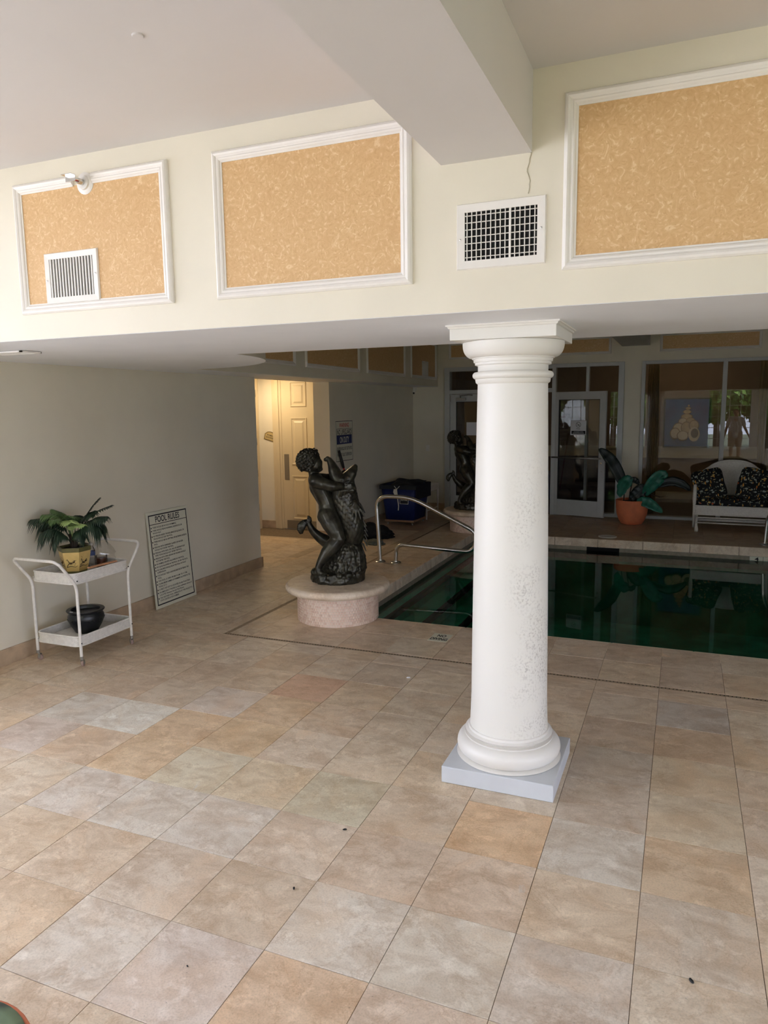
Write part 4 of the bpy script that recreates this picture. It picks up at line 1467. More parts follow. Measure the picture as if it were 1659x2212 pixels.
    def jaw(pts, widths, thick):
        L = None
        rows = []
        for i, p in enumerate(pts):
            a = pts[max(i - 1, 0)]; c = pts[min(i + 1, len(pts) - 1)]
            d = (c - a).normalized(); nrm = d.cross(Vector((0, 1, 0))).normalized()
            row = []
            for k in range(9):
                s = (k - 4) / 4.0
                row.append(p + Vector((0, s * widths[i], 0)) + nrm * (s * s) * widths[i] * thick)
            rows.append(row)
        for ra, rc in zip(rows, rows[1:]):
            for k in range(9):
                capsule(b, ra[k], rc[k], .020, .020, 8)
            for k in range(8):
                capsule(b, ra[k], ra[k + 1], .019, .019, 8)
    for k in (-1, 0, 1):
        y = k * .034
        limb(b, [S(835, 690, y * 1.3), S(800, 610, y * 1.2), S(766, 530, y), S(738, 455, y * .8), S(708, 395, y * .5), S(680, 366, y * .3), S(660, 374, y * .3)], [.072, .062, .050, .037, .027, .020, .015])
        limb(b, [S(895, 715, y * 1.3), S(950, 640, y * 1.2), S(1000, 575, y), S(1034, 520, y * .7), S(1052, 488, y * .5)], [.078, .064, .050, .036, .024])
    ball(b, S(656, 382), .021); ball(b, S(1052, 484), .025); ball(b, S(1012, 494), .012); ball(b, S(1030, 482), .011)
    ball(b, S(870, 690), .105, (1, 1, .8), 3)
    for sy in (-1, 1):
        ball(b, S(880, 640, sy * .095), .022)
        for k in range(6):
            x0 = 880 + k * 30
            limb(b, [S(x0 - 20, 730, sy * (.098 - k * .004)), S(x0 - 25 + k * 4, 790, sy * (.130 - k * .008)), S(x0 - 40 + k * 6, 868 - k * 8, sy * (.128 - k * .010))], [.020, .018, .010])
    for k in range(5):
        limb(b, [S(1010 + k * 4, 700 + k * 28, (k - 2) * .03), S(1040, 770 + k * 26, (k - 2) * .035), S(1046, 850 + k * 14, (k - 2) * .03)], [.026, .024, .012])
    remeshed('fish_head', b, M_bronze, root, .0058, 3)
    # pectoral fins: ribbed fans
    b = B()
    for sy in (-1, 1):
        base = S(1040, 930, sy * .09)
        for k in range(7):
            a = radians(-62 - k * 14)
            L = (.16, .17, .165, .15, .13, .11, .09)[k]
            tip = base + Vector((cos(a) * L * 1.0 + .02, sy * (.03 + .015 * sin(k)), sin(a) * L))
            mid = base.lerp(tip, .5) + Vector((.008, sy * .012, 0))
            limb(b, [base, mid, tip], [.016, .0125, .006])
    for k in range(7):           # web on the right-hand edge, ending in a point
        limb(b, [S(1050, 890, 0), S(1090 + k * 2, 1000, (k - 3) * .012), S(1165 - k * 10, 1150 - k * 8, (k - 3) * .010)], [.016, .013, .010])
    remeshed('pectoral_fin', b, M_bronze, root, .005, 2)
    # spiny back fin along the right edge: curved spines with a thin web between
    b = B()
    def edge(t): return S(1068 + 30 * sin(t * 3), 1215 + 360 * t, 0)
    for k in range(7):
        t = k / 6
        p = edge(t)
        tip = p + Vector((.098 - .020 * t, -.012, -.060 - .030 * t))
        mid = p.lerp(tip, .55) + Vector((.012, 0, .026))
        limb(b, [p + Vector((-.035, 0, .012)), p, mid, tip], [.012, .011, .0085, .0045])
        if k < 6:
            for m in range(1, 5):
                q = edge(t + m / 30); w = .060 - .034 * sin(m / 5 * pi)
                capsule(b, q + Vector((-.03, 0, 0)), q + Vector((w, -.006, -.018 - .02 * t)), .0075, .005, 8)
    remeshed('back_fin', b, M_bronze, root, .0042, 1)
    # tail fluke: two flattened lobes with ribs
    b = B()
    tb = S(412, 1262, .11)
    for pth, ws in (([tb, S(418, 1235, .11), S(420, 1205, .108), S(410, 1178, .10), S(400, 1166, .10)], [.026, .027, .022, .013, .006]),
                    ([tb, S(380, 1258, .108), S(340, 1275, .10), S(312, 1310, .095), S(300, 1350, .095), S(306, 1390, .10), S(322, 1405, .10)], [.026, .030, .038, .042, .036, .024, .010])):
        for i in range(len(pth) - 1):
            for m in range(5):
                u_ = m / 5
                ball(b, pth[i].lerp(pth[i + 1], u_), ws[i] + (ws[i + 1] - ws[i]) * u_, (1, .48, 1), 2)
    remeshed('tail_fluke', b, M_bronze, root, .005, 2, lambda c:   .0009 * sin((c.x * .6 + c.z * .8) * 420))
    # rock and wave under them
    b = B()
    ring = []
    pr = [(.243, 0), (.250, .02), (.246, .05), (.238, .078), (.215, .092), (.12, .10), (.001, .105)]
    lathe(b, [(r * 1.0, z) for r, z in pr], 40)
    limb(b, [S(980, 1560, .02), S(960, 1700, .0), S(950, 1850, 0)], [.11, .16, .18])
    limb(b, [S(820, 1640, .04), S(800, 1760, .02), S(790, 1880, 0)], [.07, .10, .13])
    limb(b, [S(1080, 1680, .0), S(1090, 1780, 0), S(1100, 1870, 0)], [.05, .065, .07])
    for k in range(26):           # strands of stone weed and foam running down the rock
        a = -2.9 + k * .115
        x = 930 + 165 * cos(a * 1.0 + .0)
        y = -.115 - .05 * sin(-a) if True else 0
        top = S(905 + (k - 13) * 11, 1610 + 14 * sin(k * 2.1), -.115 + .0006 * (k - 13) ** 2)
        bot = S(905 + (k - 13) * 17, 1890 + 12 * sin(k * 1.3), -.19 + .0009 * (k - 13) ** 2)
        m = top.lerp(bot, .5) + Vector((.008 * sin(k * 1.7), -.012, 0))
        limb(b, [top, m, bot], [.011, .012, .010])
    for k in range(30):
        a = k * 2 * pi / 30
        ball(b, Vector((.225 * cos(a), .225 * sin(a), .075 + .015 * sin(k * 2.3))), .024 + .008 * sin(k * 3.1), sub=2)
    remeshed('rock_base', b, M_bronze, root, .0056, 3, lambda c: .012 * noise.noise(c * 13) + .009 * noise.noise(Vector((c.x * 60, c.y * 60, c.z * 12))) * (1 if c.z > .11 else .2) + .005 * noise.noise(c * 42))
    return root
st1 = build_statue('dark bronze statue of a curly-haired boy hugging an upright fish, on the near pedestal')
st1.location = V(PEDX, PEDY, 0) + Vector((-.018, .045, PH - .001))
st1.rotation_euler = (0, 0, .405)
st2 = copy_tree(st1)
st2['label'] = 'second boy and fish statue, almost black, in the far corner half behind the column'
st2.location = V(-5.27, 21.9, 0) + Vector((0, 0, PH - .001))
st2.rotation_euler = (0, 0, .30)

# ------------------------------------------------------------------ steel handrails
def rail(label, loc, pts, r, base):
    root = thing('pool_handrail', label, 'handrail', loc)
    b = B(); tube(b, bend([Vector(p) for p in pts], r, 10), .0245, 16); obj('bent_tube', b, M_chrome, root, smooth=True, sharp=50)
    for p in (pts[0], pts[-1]):
        b = B(); lathe(b, [(.066, 0), (.066, .006), (.055, .016), (.03, .020), (.028, .028)], 28, c=(p[0], p[1], 0)); obj('floor_flange', b, M_chrome, root, smooth=True, sharp=40)
    return root
q = lambda x, z: ((x + 6.27) * T, 0, z * T)
rail('bent stainless steel grab rail beside the mosaic pedestal, curving out over the pool', V(-6.27, 15.3, 0),
     [q(-6.27, 0), q(-6.38, 2.03), q(-5.25, 2.03), q(-3.2, 1.06), q(-3.32, .48), q(-5.74, .58), q(-5.76, 0)], .17, None)
rail('stainless steel handrail post in front of the loveseat at the photo edge', V(4.85, 21.95, 0), [(0, 0, 0), (.02, 0, .40), (.25, -.35, .78), (.6, -.9, .6), (.6, -.9, .1), (.45, -.05, .25), (.36, 0, 0)], .12, None)

# ------------------------------------------------------------------ floor markers
nd = thing('depth_marker', 'white floor tile lettered NO DIVING set by the pool edge', 'floor marker', V(-2.44, 8.57, 0), 0)
b = B(); box(b, 0, .40 * T, 0, .50 * T, -.004, .0012); obj('ceramic_tile', b, M_signw, nd)
o = lettering('print', [('NO', .20 * T, .29 * T, .055, .075, 'CENTER'), ('DIVING', .20 * T, .08 * T, .055, .145, 'CENTER')], M_ink, nd, 0, bold=.05)
o.data.transform(Matrix.Rotation(-pi / 2, 4, 'X')); o.location.z = .0016
dm = thing('depth_marker', 'white waterline tiles with black depth characters below the far coping', 'depth marker', V(4.37, PY1 - .035, -.47))
for k in range(2):
    b = B(); box(b, k * .40 * T + .003, (k + 1) * .40 * T - .003, -.004, 0, .02 * T, .17 * T); obj('ceramic_tile', b, M_signw, dm)
lettering('print', [('4', .14 * T + .03, .035 * T, .045, .05, 'CENTER'), ('FT', .60 * T + .01, .035 * T, .045, .07, 'CENTER')], M_ink, dm, .005)
sl = tag(obj('skimmer_lid', (lambda bb: (lathe(bb, [(.13, 0), (.13, .006), (.12, .008), (.11, .007)], 28), bb)[1])(B()), M_white, None, smooth=True), 'round pale skimmer lid lying in the far pool deck', 'lid')
sl.location = V(-.18, 21.92, 0)
# ------------------------------------------------------------------ white wicker serving cart
CW, CL = .44, .54
ca = thing('wicker_serving_cart', 'white wicker serving cart on casters standing against the left wall', 'cart', V(-9.02, 4.92, 0))
b = None
for yy, s in ((0, -1), (CL, 1)):
    pts = bend([(0, yy, .075), (0, yy, .625), (0, yy + s * .165, .835), (CW, yy + s * .165, .835), (CW, yy, .625), (CW, yy, .075)], .06, 6)
    b = B(); tube(b, pts, .0115, 12); obj('handle_frame', b, M_wicker, ca, smooth=True, sharp=60)
def rrect(x0, x1, y0, y1, r, n=8):
    out = []
    for cx, cy, a0 in ((x1 - r, y0 + r, -pi / 2), (x1 - r, y1 - r, 0), (x0 + r, y1 - r, pi / 2), (x0 + r, y0 + r, pi)):
        for k in range(n + 1):
            a = a0 + pi / 2 * k / n
            out.append(Vector((cx + r * cos(a), cy + r * sin(a), 0)))
    return out
def resample(P, step):
    Q = P + [P[0]]
    L = [0]
    for a, c in zip(Q, Q[1:]): L.append(L[-1] + (c - a).length)
    n = int(L[-1] / step) // 2 * 2
    out = []
    j = 0
    for i in range(n):
        s = L[-1] * i / n
        while L[j + 1] < s: j += 1
        u = (s - L[j]) / max(1e-9, L[j + 1] - L[j])
        out.append(Q[j].lerp(Q[j + 1], u))
    return out
def woven_band(P, z0, z1, rows, amp=.0022, step=.011, sub=3):
    """Basket weave: strands run round, passing before and behind upright stakes."""
    S = resample(P, step / sub)
    n = len(S)
    b = B()
    nr = rows * 3
    grid = []
    for k in range(nr + 1):
        z = z0 + (z1 - z0) * k / nr
        row = int(min(k, nr - 1) // 3)
        prof = sin(pi * ((k % 3) + .5) / 3.0)
        g = []
        for i in range(n):
            d = (S[(i + 1) % n] - S[i - 1]).normalized()
            nrm = Vector((d.y, -d.x, 0))
            w = cos(pi * i / sub + (pi if row % 2 else 0))
            g.append(b.verts.new(S[i] + nrm * (amp * (w * .9 + prof * .9)) + Vector((0, 0, z))))
        grid.append(g)
    for A, C in zip(grid, grid[1:]):
        for i in range(n):
            b.faces.new((A[i], A[(i + 1) % n], C[(i + 1) % n], C[i]))
    return b
def tray(z0, z1):
    P = rrect(.008, CW - .008, -.012, CL + .03, .055)
    t = obj('tray_side', woven_band(P, z0, z1, 9), M_wicker, ca, smooth=True)
    m = t.modifiers.new('s', 'SOLIDIFY'); m.thickness = .003
    for z, r in ((z1, .0075), (z0 - .004, .0085)):
        b = B(); tube(b, [p + Vector((0, 0, z)) for p in P], r, 8, closed=True); obj('tray_rim', b, M_wicker, ca, smooth=True)
    b = B()
    n = 34
    for k in range(n):
        x = .02 + (CW - .04) * k / (n - 1)
        tube(b, [(x, -.004, z0 + .006), (x, CL + .02, z0 + .006)], .0048, 6)
    tag(obj('tray_rods', b, M_wicker, ca), kind='stuff')
    b = B(); box(b, .02, CW - .02, -.002, CL + .02, z0 - .004, z0 + .003); obj('tray_floor', b, M_wicker, ca)
    for x in (0, CW):
        for y in (0, CL):
            b = B(); ball(b, (x + (.013 if x == 0 else .011), y, z0 + .02), .006, sub=1); obj('bolt', b, M_black if x else M_wicker, ca)
tray(.638, .706)
tray(.160, .225)
for i, (x, y) in enumerate(((0, 0), (CW, 0), (CW, CL), (0, CL))):
    c = bpy.data.objects.new('caster', None); link(c, ca); c.location = (x, y, 0); c.rotation_euler = (0, 0, (.4, 1.9, 2.6, .9)[i])
    b = B(); lathe(b, [(.013, .056), (.013, .078), (.008, .08)], 12); tube(b, [(0, 0, .056), (.012, 0, .045)], .008, 8)
    for s in (-1, 1): box(b, .003, .021, s * .012 - .0015, s * .012 + .0015, .016, .05)
    obj('fork', b, M_steel, c)
    b = B(); lathe(b, [(.004, -.009), (.018, -.009), (.0215, -.005), (.0215, .005), (.018, .009), (.004, .009)], 20)
    for v in b.verts: v.co = Vector((v.co.x + .014, v.co.z, v.co.y + .0215))
    obj('wheel', b, mat('pink_grey_rubber', srgb(168, 142, 134), .6), c, smooth=True, sharp=40)

# ------------------------------------------------------------------ palm in its six-sided pot
TZ = .638 + .0115
pot = thing('hexagonal_flower_pot', 'yellow and olive six-sided flower pot painted with birds, on the white cart', 'flower pot', V(-8.60, 5.58, 0) + Vector((0, 0, TZ)), .39)
M_pot = mat('yellow_pot_glaze', srgb(222, 190, 120), .35, noise_amt=.12, noise_scale=20)
M_olive = mat('olive_pot_band', srgb(108, 104, 62), .4, noise_amt=.2, noise_scale=30)
M_brownp = mat('brown_painted_bird', srgb(92, 68, 34), .5, noise_amt=.4, noise_scale=60)
def hexring(r, z, rot=radians(-52)):
    return [Vector((r * cos(rot + pi / 3 * k), r * sin(rot + pi / 3 * k), z)) for k in range(6)]
def hexloft(prof, m, name, par):
    b = B()
    R_ = [[b.verts.new(p) for p in hexring(r, z)] for r, z in prof]
    for A, C in zip(R_, R_[1:]):
        for k in range(6): b.faces.new((A[k], A[(k + 1) % 6], C[(k + 1) % 6], C[k]))
    b.faces.new(list(reversed(R_[0]))); b.faces.new(R_[-1])
    return obj(name, b, m, par)
hexloft([(.078, 0), (.084, .004), (.088, .022)], M_olive, 'pot_foot', pot)
hexloft([(.088, .022), (.096, .05), (.108, .10), (.118, .15), (.121, .176)], M_pot, 'pot_body', pot)
hexloft([(.121, .176), (.124, .182), (.126, .206), (.124, .210), (.112, .210), (.110, .195)], M_olive, 'pot_rim', pot)
b = B(); lathe(b, [(.09, .188), (.08, .198), (.001, .202)], 18); obj('soil', b, M_soil, pot, smooth=True)
# painted birds and branches, slightly raised strokes on the pot's sides
random.seed(8)
for k in range(6):
    b = B()
    A0, A1 = hexring(.094, .045)[k], hexring(.094, .045)[(k + 1) % 6]
    B0, B1 = hexring(.117, .150)[k], hexring(.117, .150)[(k + 1) % 6]
    def on(u, v): return (A0.lerp(A1, u)).lerp(B0.lerp(B1, u), v)
    nrm = ((A0 + A1 + B0 + B1) / 4); nrm.z = 0; nrm.normalize()
    def stroke(uv, r):
        tube(b, [on(u, v) + nrm * .0006 for u, v in uv], [r * (1 - .5 * i / (len(uv) - 1)) for i in range(len(uv))], 5)
    ball(b, on(.42, .42) + nrm * .0004, .013, (1.0, 1.0, .7), 2); ball(b, on(.62, .5), .010, (1, 1, .8), 2); ball(b, on(.68, .6), .006)
    stroke(((.35, .4), (.25, .62), (.2, .74)), .004); stroke(((.3, .4), (.15, .25), (.08, .1)), .004); stroke(((.1, .12), (.4, .2), (.75, .12), (.9, .22)), .003)
    for j in range(9):
        u, v = random.uniform(.12, .85), random.uniform(.08, .85)
        stroke(((u, v), (u + random.uniform(-.12, .12), v + random.uniform(-.12, .14))), .0024)
    obj('painted_bird', b, M_brownp, pot)
palm = thing('artificial_palm', 'small feathery green palm planted in the six-sided pot on the cart', 'plant', pot.location + Vector((0, 0, .195)), .39)
def frond(root, pts, L, m, droop=.35, n=17, spread=1.0, wid=.0085, hang=None):
    """One palm leaf: an arching rib with pairs of folded leaflets."""
    P = [Vector(p) for p in pts]
    def at(t):
        k = t * (len(P) - 1); i = min(int(k), len(P) - 2); u = k - i
        p0, p1, p2, p3 = P[max(i - 1, 0)], P[i], P[i + 1], P[min(i + 2, len(P) - 1)]
        return .5 * ((2 * p1) + (p2 - p0) * u + (2 * p0 - 5 * p1 + 4 * p2 - p3) * u * u + (3 * p1 - p0 - 3 * p2 + p3) * u ** 3)
    b = B()
    tube(b, [at(k / 10) for k in range(11)], [.0035 * (1 - .7 * k / 10) for k in range(11)], 5)
    for i in range(n):
        t = .34 + .66 * i / (n - 1)
        p = at(t); d = (at(min(1, t + .03)) - at(max(0, t - .03))).normalized()
        side = d.cross(Vector((0, 0, 1)))
        if side.length < .2: side = d.cross(Vector((0, 1, 0)))
        side.normalize()
        up = side.cross(d).normalized()
        ln = L * (.55 + .75 * sin(pi * min(1, .12 + .8 * (i / (n - 1))))) * random.uniform(.88, 1.08)
        if i > n - 4: ln *= .75
        for s in (-1, 1):
            dirn = (side * s * spread + d * .75 + up * .18).normalized()
            rows = []
            for k in range(5):
                u = k / 4
                c = p + dirn * ln * u + Vector((0, 0, -droop * ln * u * u * 1.5))
                w = wid * (0.55 + .9 * sin(pi * min(.9, u * .9 + .08))) * (1 - u ** 3)
                wv = d.cross(dirn).cross(dirn).normalized() if d.cross(dirn).length > 1e-3 else up
                nn = dirn.cross(wv).normalized()
                rows.append([c - wv * w, c + nn * w * .35, c + wv * w])
            vs = [[b.verts.new(q) for q in r] for r in rows]
            for A, C in zip(vs, vs[1:]):
                for k in range(2): b.faces.new((A[k], A[k + 1], C[k + 1], C[k]))
    o = obj('frond', b, m, root, smooth=True)
    md = o.modifiers.new('s', 'SOLIDIFY'); md.thickness = .0008
    return o
random.seed(3)
F = [
    ([(0, 0, 0), (-.06, -.02, .15), (-.17, -.04, .235), (-.29, -.05, .235)], .085, M_leafd, .75),
    ([(0, 0, 0), (-.05, -.06, .12), (-.12, -.10, .17), (-.19, -.12, .14)], .085, M_leafd, .95),
    ([(0, 0, 0), (-.04, .02, .17), (-.09, .03, .26), (-.15, .02, .30)], .080, M_leafm, .4),
    ([(0, 0, 0), (-.02, -.04, .17), (-.06, -.08, .235), (-.11, -.12, .24)], .085, M_leafm, .4),
    ([(0, 0, 0), (.01, -.05, .15), (.06, -.10, .20), (.135, -.12, .20)], .055, M_leafl, .35),
    ([(0, 0, 0), (.06, .02, .15), (.15, .04, .26), (.285, .05, .32)], .080, M_leafd, .25),
    ([(0, 0, 0), (.05, .05, .17), (.12, .07, .29), (.185, .08, .37)], .080, M_leafd, .2),
    ([(0, 0, 0), (.06, -.02, .14), (.14, -.03, .21), (.22, -.03, .17)], .095, M_leafd, 1.0),
    ([(0, 0, 0), (.07, .0, .13), (.17, .0, .23), (.27, -.01, .245)], .08, M_leafd, .6),
    ([(0, 0, 0), (-.01, .07, .16), (-.02, .14, .23), (-.03, .21, .22)], .080, M_leafd, .6),
    ([(0, 0, 0), (.0, -.02, .16), (.03, -.05, .24), (.02, -.11, .27)], .07, M_leafm, .4),
    ([(0, 0, 0), (.03, -.03, .11), (.08, -.07, .15), (.12, -.08, .11)], .06, M_leafd, .9),
    ([(0, 0, 0), (-.08, .03, .15), (-.19, .05, .21), (-.27, .05, .17)], .085, M_leafd, .8),
    ([(0, 0, 0), (-.05, -.01, .19), (-.12, -.02, .265), (-.20, -.04, .27)], .085, M_leafm, .5),
    ([(0, 0, 0), (.04, .03, .18), (.09, .05, .25), (.15, .06, .28)], .085, M_leafd, .5),
    ([(0, 0, 0), (-.03, -.06, .10), (-.07, -.11, .13), (-.10, -.14, .07)], .065, M_leafd, .9),
    ([(0, 0, 0), (.05, .04, .15), (.13, .08, .21), (.20, .10, .17)], .09, M_leafd, .9),
    ([(0, 0, 0), (.02, -.05, .17), (.02, -.10, .23), (.06, -.16, .23)], .07, M_leafl, .4),
]
for pts, L, m, dr_ in F:
    frond(palm, pts, L, m, dr_)
b = B()
for k in range(7):
    a = k * .9
    limb(b, [(.012 * cos(a), .012 * sin(a), -.008), (.02 * cos(a), .02 * sin(a), .05), (.03 * cos(a), .03 * sin(a), .11)], [.014, .010, .005])
for k in range(6):
    limb(b, [(.03, -.02, .055), (.055 + .012 * k, -.035 + .006 * k, .062 - .006 * k)], [.006, .003])
obj('trunk', b, M_stem, palm, smooth=True)
# ------------------------------------------------------------------ things on the cart
bt = thing('water_bottle', 'small clear plastic water bottle with a blue label, behind the flower pot', 'bottle', V(-8.72, 6.12, 0) + Vector((0, 0, TZ)))
b = B(); lathe(b, [(.026, 0), (.031, .006), (.031, .05), (.029, .055), (.031, .06), (.031, .085), (.030, .09), (.030, .13), (.022, .155), (.013, .168), (.013, .176)], 24); obj('bottle_body', b, M_clearpl, bt, smooth=True, sharp=50)
b = B(); lathe(b, [(.0318, .092), (.0318, .126)], 24, caps=False); obj('label', b, mat('blue_label', srgb(64, 104, 176), .4, noise_amt=.4, noise_scale=25), bt, smooth=True)
b = B(); lathe(b, [(.0145, .172), (.0145, .188), (.012, .190)], 18); obj('cap', b, M_white, bt, smooth=True, sharp=40)
jr = thing('glass_jar', 'small brown filled glass jar beside the water bottle on the cart', 'jar', V(-8.46, 6.12, 0) + Vector((0, 0, TZ)))
b = B(); lathe(b, [(.038, .002), (.040, .006), (.040, .078), (.001, .079)], 24); obj('brown_contents', b, mat('brown_contents', srgb(112, 70, 52), .5, noise_amt=.5, noise_scale=40), jr, smooth=True, sharp=40)
b = B(); lathe(b, [(.042, 0), (.044, .004), (.044, .095), (.042, .10)], 24); obj('jar_glass', b, M_clearpl, jr, smooth=True, sharp=40)
pb = thing('plastic_bag', 'crumpled clear plastic bag draped over the jar and bottle on the cart', 'bag', V(-8.56, 6.16, 0) + Vector((0, 0, TZ + .0)), .5)
b = B()
NU, NV = 28, 16
random.seed(6)
rows = []
for k in range(NV + 1):
    v = k / NV
    row = []
    for j in range(NU):
        a = 2 * pi * j / NU
        r = (.098 + .012 * v) * (1 - .55 * max(0, v - .55) / .45)
        r *= 1 + .16 * noise.noise(Vector((cos(a) * 2, sin(a) * 2, v * 3))) + .10 * noise.noise(Vector((cos(a) * 5, sin(a) * 5, v * 8)))
        z = .205 * v + .02 * noise.noise(Vector((cos(a) * 2, sin(a) * 2, 7))) * v
        row.append(b.verts.new((r * 1.25 * cos(a), r * .62 * sin(a), max(.001, z))))
    rows.append(row)
for A, C in zip(rows, rows[1:]):
    for j in range(NU): b.faces.new((A[j], A[(j + 1) % NU], C[(j + 1) % NU], C[j]))
obj('bag_film', b, M_bag, pb, smooth=True)
ws = tag(obj('wooden_paddle', (lambda bb: (box(bb, -.016, .016, -.13, .13, -.005, .005, bevel=.002), bb)[1])(B()), mat('copper_wood', srgb(206, 150, 110), .4, noise_amt=.2, noise_scale=12), None), 'flat copper coloured wooden stick lying along the tray rim of the cart', 'stick')
ws.location = V(-8.02, 5.68, 0) + Vector((0, 0, .721)); ws.rotation_euler = (0.02, 0, -.12)
bp = thing('ceramic_jardiniere', 'glossy black embossed ceramic pot on the lower shelf of the cart', 'flower pot', V(-8.47, 5.62, 0) + Vector((0, 0, .160 + .0112)))
b = B(); lathe(b, [(.082, 0), (.088, .006), (.094, .02), (.118, .06), (.136, .105), (.136, .135), (.126, .155), (.124, .160)], 48); obj('pot_body', b, M_gblack, bp, smooth=True, sharp=50)
b = B(); lathe(b, [(.122, .158), (.140, .170), (.144, .178), (.140, .184), (.112, .184), (.108, .178), (.108, .09), (.001, .088)], 48, caps=False); obj('rolled_rim', b, M_gblack, bp, smooth=True, sharp=50)
b = B()
random.seed(2)
for k in range(11):               # raised scroll work round the belly
    a = 2 * pi * k / 11
    for s in (-1, 1):
        pts = []
        for j in range(12):
            th = j * .55
            rr = .020 * (1 - j / 14)
            aa = a + s * (.09 + rr * cos(th) / .136)
            z = .085 + .018 * s + rr * sin(th) * s
            R0 = .094 + (.136 - .094) * min(1, max(0, (z - .02) / .09))
            pts.append((R0 * cos(aa) * 1.003, R0 * sin(aa) * 1.003, z))
        tube(b, pts, .003, 5)
tag(obj('scroll_relief', b, M_gblack, bp), kind='stuff')
b = B(); box(b, -.013, .013, -.006, .006, 0, .0012); o = obj('price_sticker', b, M_paper, bp); o.location = (-.02, -.126, .185)

# ------------------------------------------------------------------ signs
ps = thing('pool_rules_sign', 'tall white POOL RULES board with a black border, leaning on the left wall', 'sign', V(-9.19, 8.50, 0) + Vector((0, 0, .001)), 0)
ps.rotation_euler = (-.068, 0, pi / 2)
SW, SH = .628, .940
b = B(); box(b, 0, SW, 0, .004, 0, SH, bevel=.001); obj('sign_board', b, M_signw, ps)
b = B()
def edge_frame(bb, x0, x1, z0, z1, w, y0=-.0008, y1=0.0):
    box(bb, x0, x1, y0, y1, z0, z0 + w); box(bb, x0, x1, y0, y1, z1 - w, z1); box(bb, x0, x0 + w, y0, y1, z0 + w, z1 - w); box(bb, x1 - w, x1, y0, y1, z0 + w, z1 - w)
edge_frame(b, .028, SW - .028, .03, SH - .028, .011); box(b, .028, SW - .028, -.0008, 0, SH - .125, SH - .119)
tag(obj('printed_border', b, M_ink, ps), kind='stuff')
RULES = [('THERE SHOULD BE NO SOLO SWIMMING.',), ('THERE SHOULD BE NO RUNNING, BOISTEROUS OR', 'ROUGH PLAY.'), ('NO PERSON UNDER THE INFLUENCE OF ALCOHOL OR', 'DRUGS SHOULD USE THE POOL.'),
         ('THERE SHOULD BE NO SPITTING OR BLOWING NOSE IN', 'POOL.'), ('PERSONS WITH DIARRHEAL ILLNESS OR NAUSEA', 'SHOULD NOT ENTER THE POOL.'), ('PERSONS WITH SKIN, EYE, EAR OR RESPIRATORY', 'INFECTIONS SHOULD NOT ENTER THE POOL.'),
         ('PERSONS WITH OPEN LESIONS OR WOUNDS SHOULD', 'NOT ENTER THE POOL.'), ('NO ANIMALS OR PETS ALLOWED IN THE POOL.',), ('NO GLASS ALLOWED IN THE POOL OR ON THE DECK.',), ('NO CHILDREN SHOULD BE IN THE POOL WITHOUT', 'SUPERVISION.'),
         ('YOU SHOULD TAKE A SHOWER BEFORE ENTERING THE', 'POOL.'), ('THIS POOL IS OPEN FROM 10 A.M. TO 11 P.M.',), ('THE MAXIMUM NUMBER OF SWIMMERS ALLOWED IN THE', 'POOL IS 11.'), ('A FIRST AID KIT IS LOCATED At the Front Desk',),
         ('AN EMERGENCY PHONE (or other notification device) IS', 'LOCATED Between the two Pool Rooms'), ('THE CERTIFIED POOL OPERATOR AT THIS FACILITY IS', 'STATE CERTIFICATION NUMBER')]
lines = [('POOL RULES', SW / 2 - .01, SH - .105, .058, .36, 'CENTER')]
z = SH - .160
bb = B()
for r in RULES:
    box(bb, .048, .060, -.0008, 0, z, z + .012)
    for s in r:
        lines.append((s, .070, z, .0155, min(.50, len(s) * .0108), 'LEFT'))
        z -= .0255
    z -= .0035
lettering('print', lines, M_ink, ps, .0009)
tag(obj('bullets', bb, M_ink, ps), kind='stuff')
wn = thing('warning_sign', 'white WARNING NO LIFEGUARD ON DUTY sign on the dark wall behind the statue', 'sign', V(XL, 18.74, 2.76), pi / 2)
WW, WH = 1.44 * T, 1.47 * T
b = B(); box(b, 0, WW, -.004, 0, 0, WH); obj('sign_board', b, M_signw, wn)
b = B(); edge_frame(b, 0, WW, 0, WH, .008, -.005, -.004); edge_frame(b, .03, WW - .03, .385, .515 - .05 + .02, .006, -.005, -.004)
tag(obj('printed_border', b, M_ink, wn), kind='stuff')
b = B(); box(b, .03, WW - .03, -.005, -.004, .255, .385); obj('blue_band', b, M_navy, wn)
lettering('red_print', [('WARNING', WW / 2, .505, .062, .33, 'CENTER'), (':', WW - .085, .51, .055, None, 'CENTER')], M_red, wn, .0052)
lettering('white_print', [('ON DUTY', WW / 2, .275, .088, .32, 'CENTER')], M_signw, wn, .0056)
lettering('black_print', [('NO LIFEGUARD', WW / 2, .400, .070, .49, 'CENTER'), ('CHILDREN SHOULD NOT USE THE POOL', WW / 2, .165, .048, .53, 'CENTER'), ('WITHOUT ADULT SUPERVISION', WW / 2, .075, .048, .50, 'CENTER')], M_ink, wn, .0052)
# ------------------------------------------------------------------ red pole, black heap
pl = thing('red_pole', 'thin red pole with a black grip leaning on the wall behind the statue', 'pole', V(-8.95, 19.9, 0))
top = V(-9.34, 18.87, 3.16) - V(-8.95, 19.9, 0)
b = B(); tube(b, [(0, 0, .012), tuple(top * .82)], .012, 10); obj('shaft', b, M_red, pl)
b = B(); tube(b, [tuple(top * .80), tuple(top * .86), tuple(top)], [.018, .024, .020], 10); obj('grip', b, M_black, pl)
hp = B()
random.seed(9)
g = bmesh.ops.create_icosphere(hp, subdivisions=5, radius=1.0)
for v in hp.verts:
    d = v.co.copy()
    k = 1 + .22 * noise.noise(d * 1.6) + .12 * noise.noise(d * 4.2) + .05 * noise.noise(d * 9)
    v.co = Vector((d.x * .34 * k, d.y * .20 * k, max(0.0, (d.z * .17 + .045) * k * (1 - .55 * max(0, d.x)))))
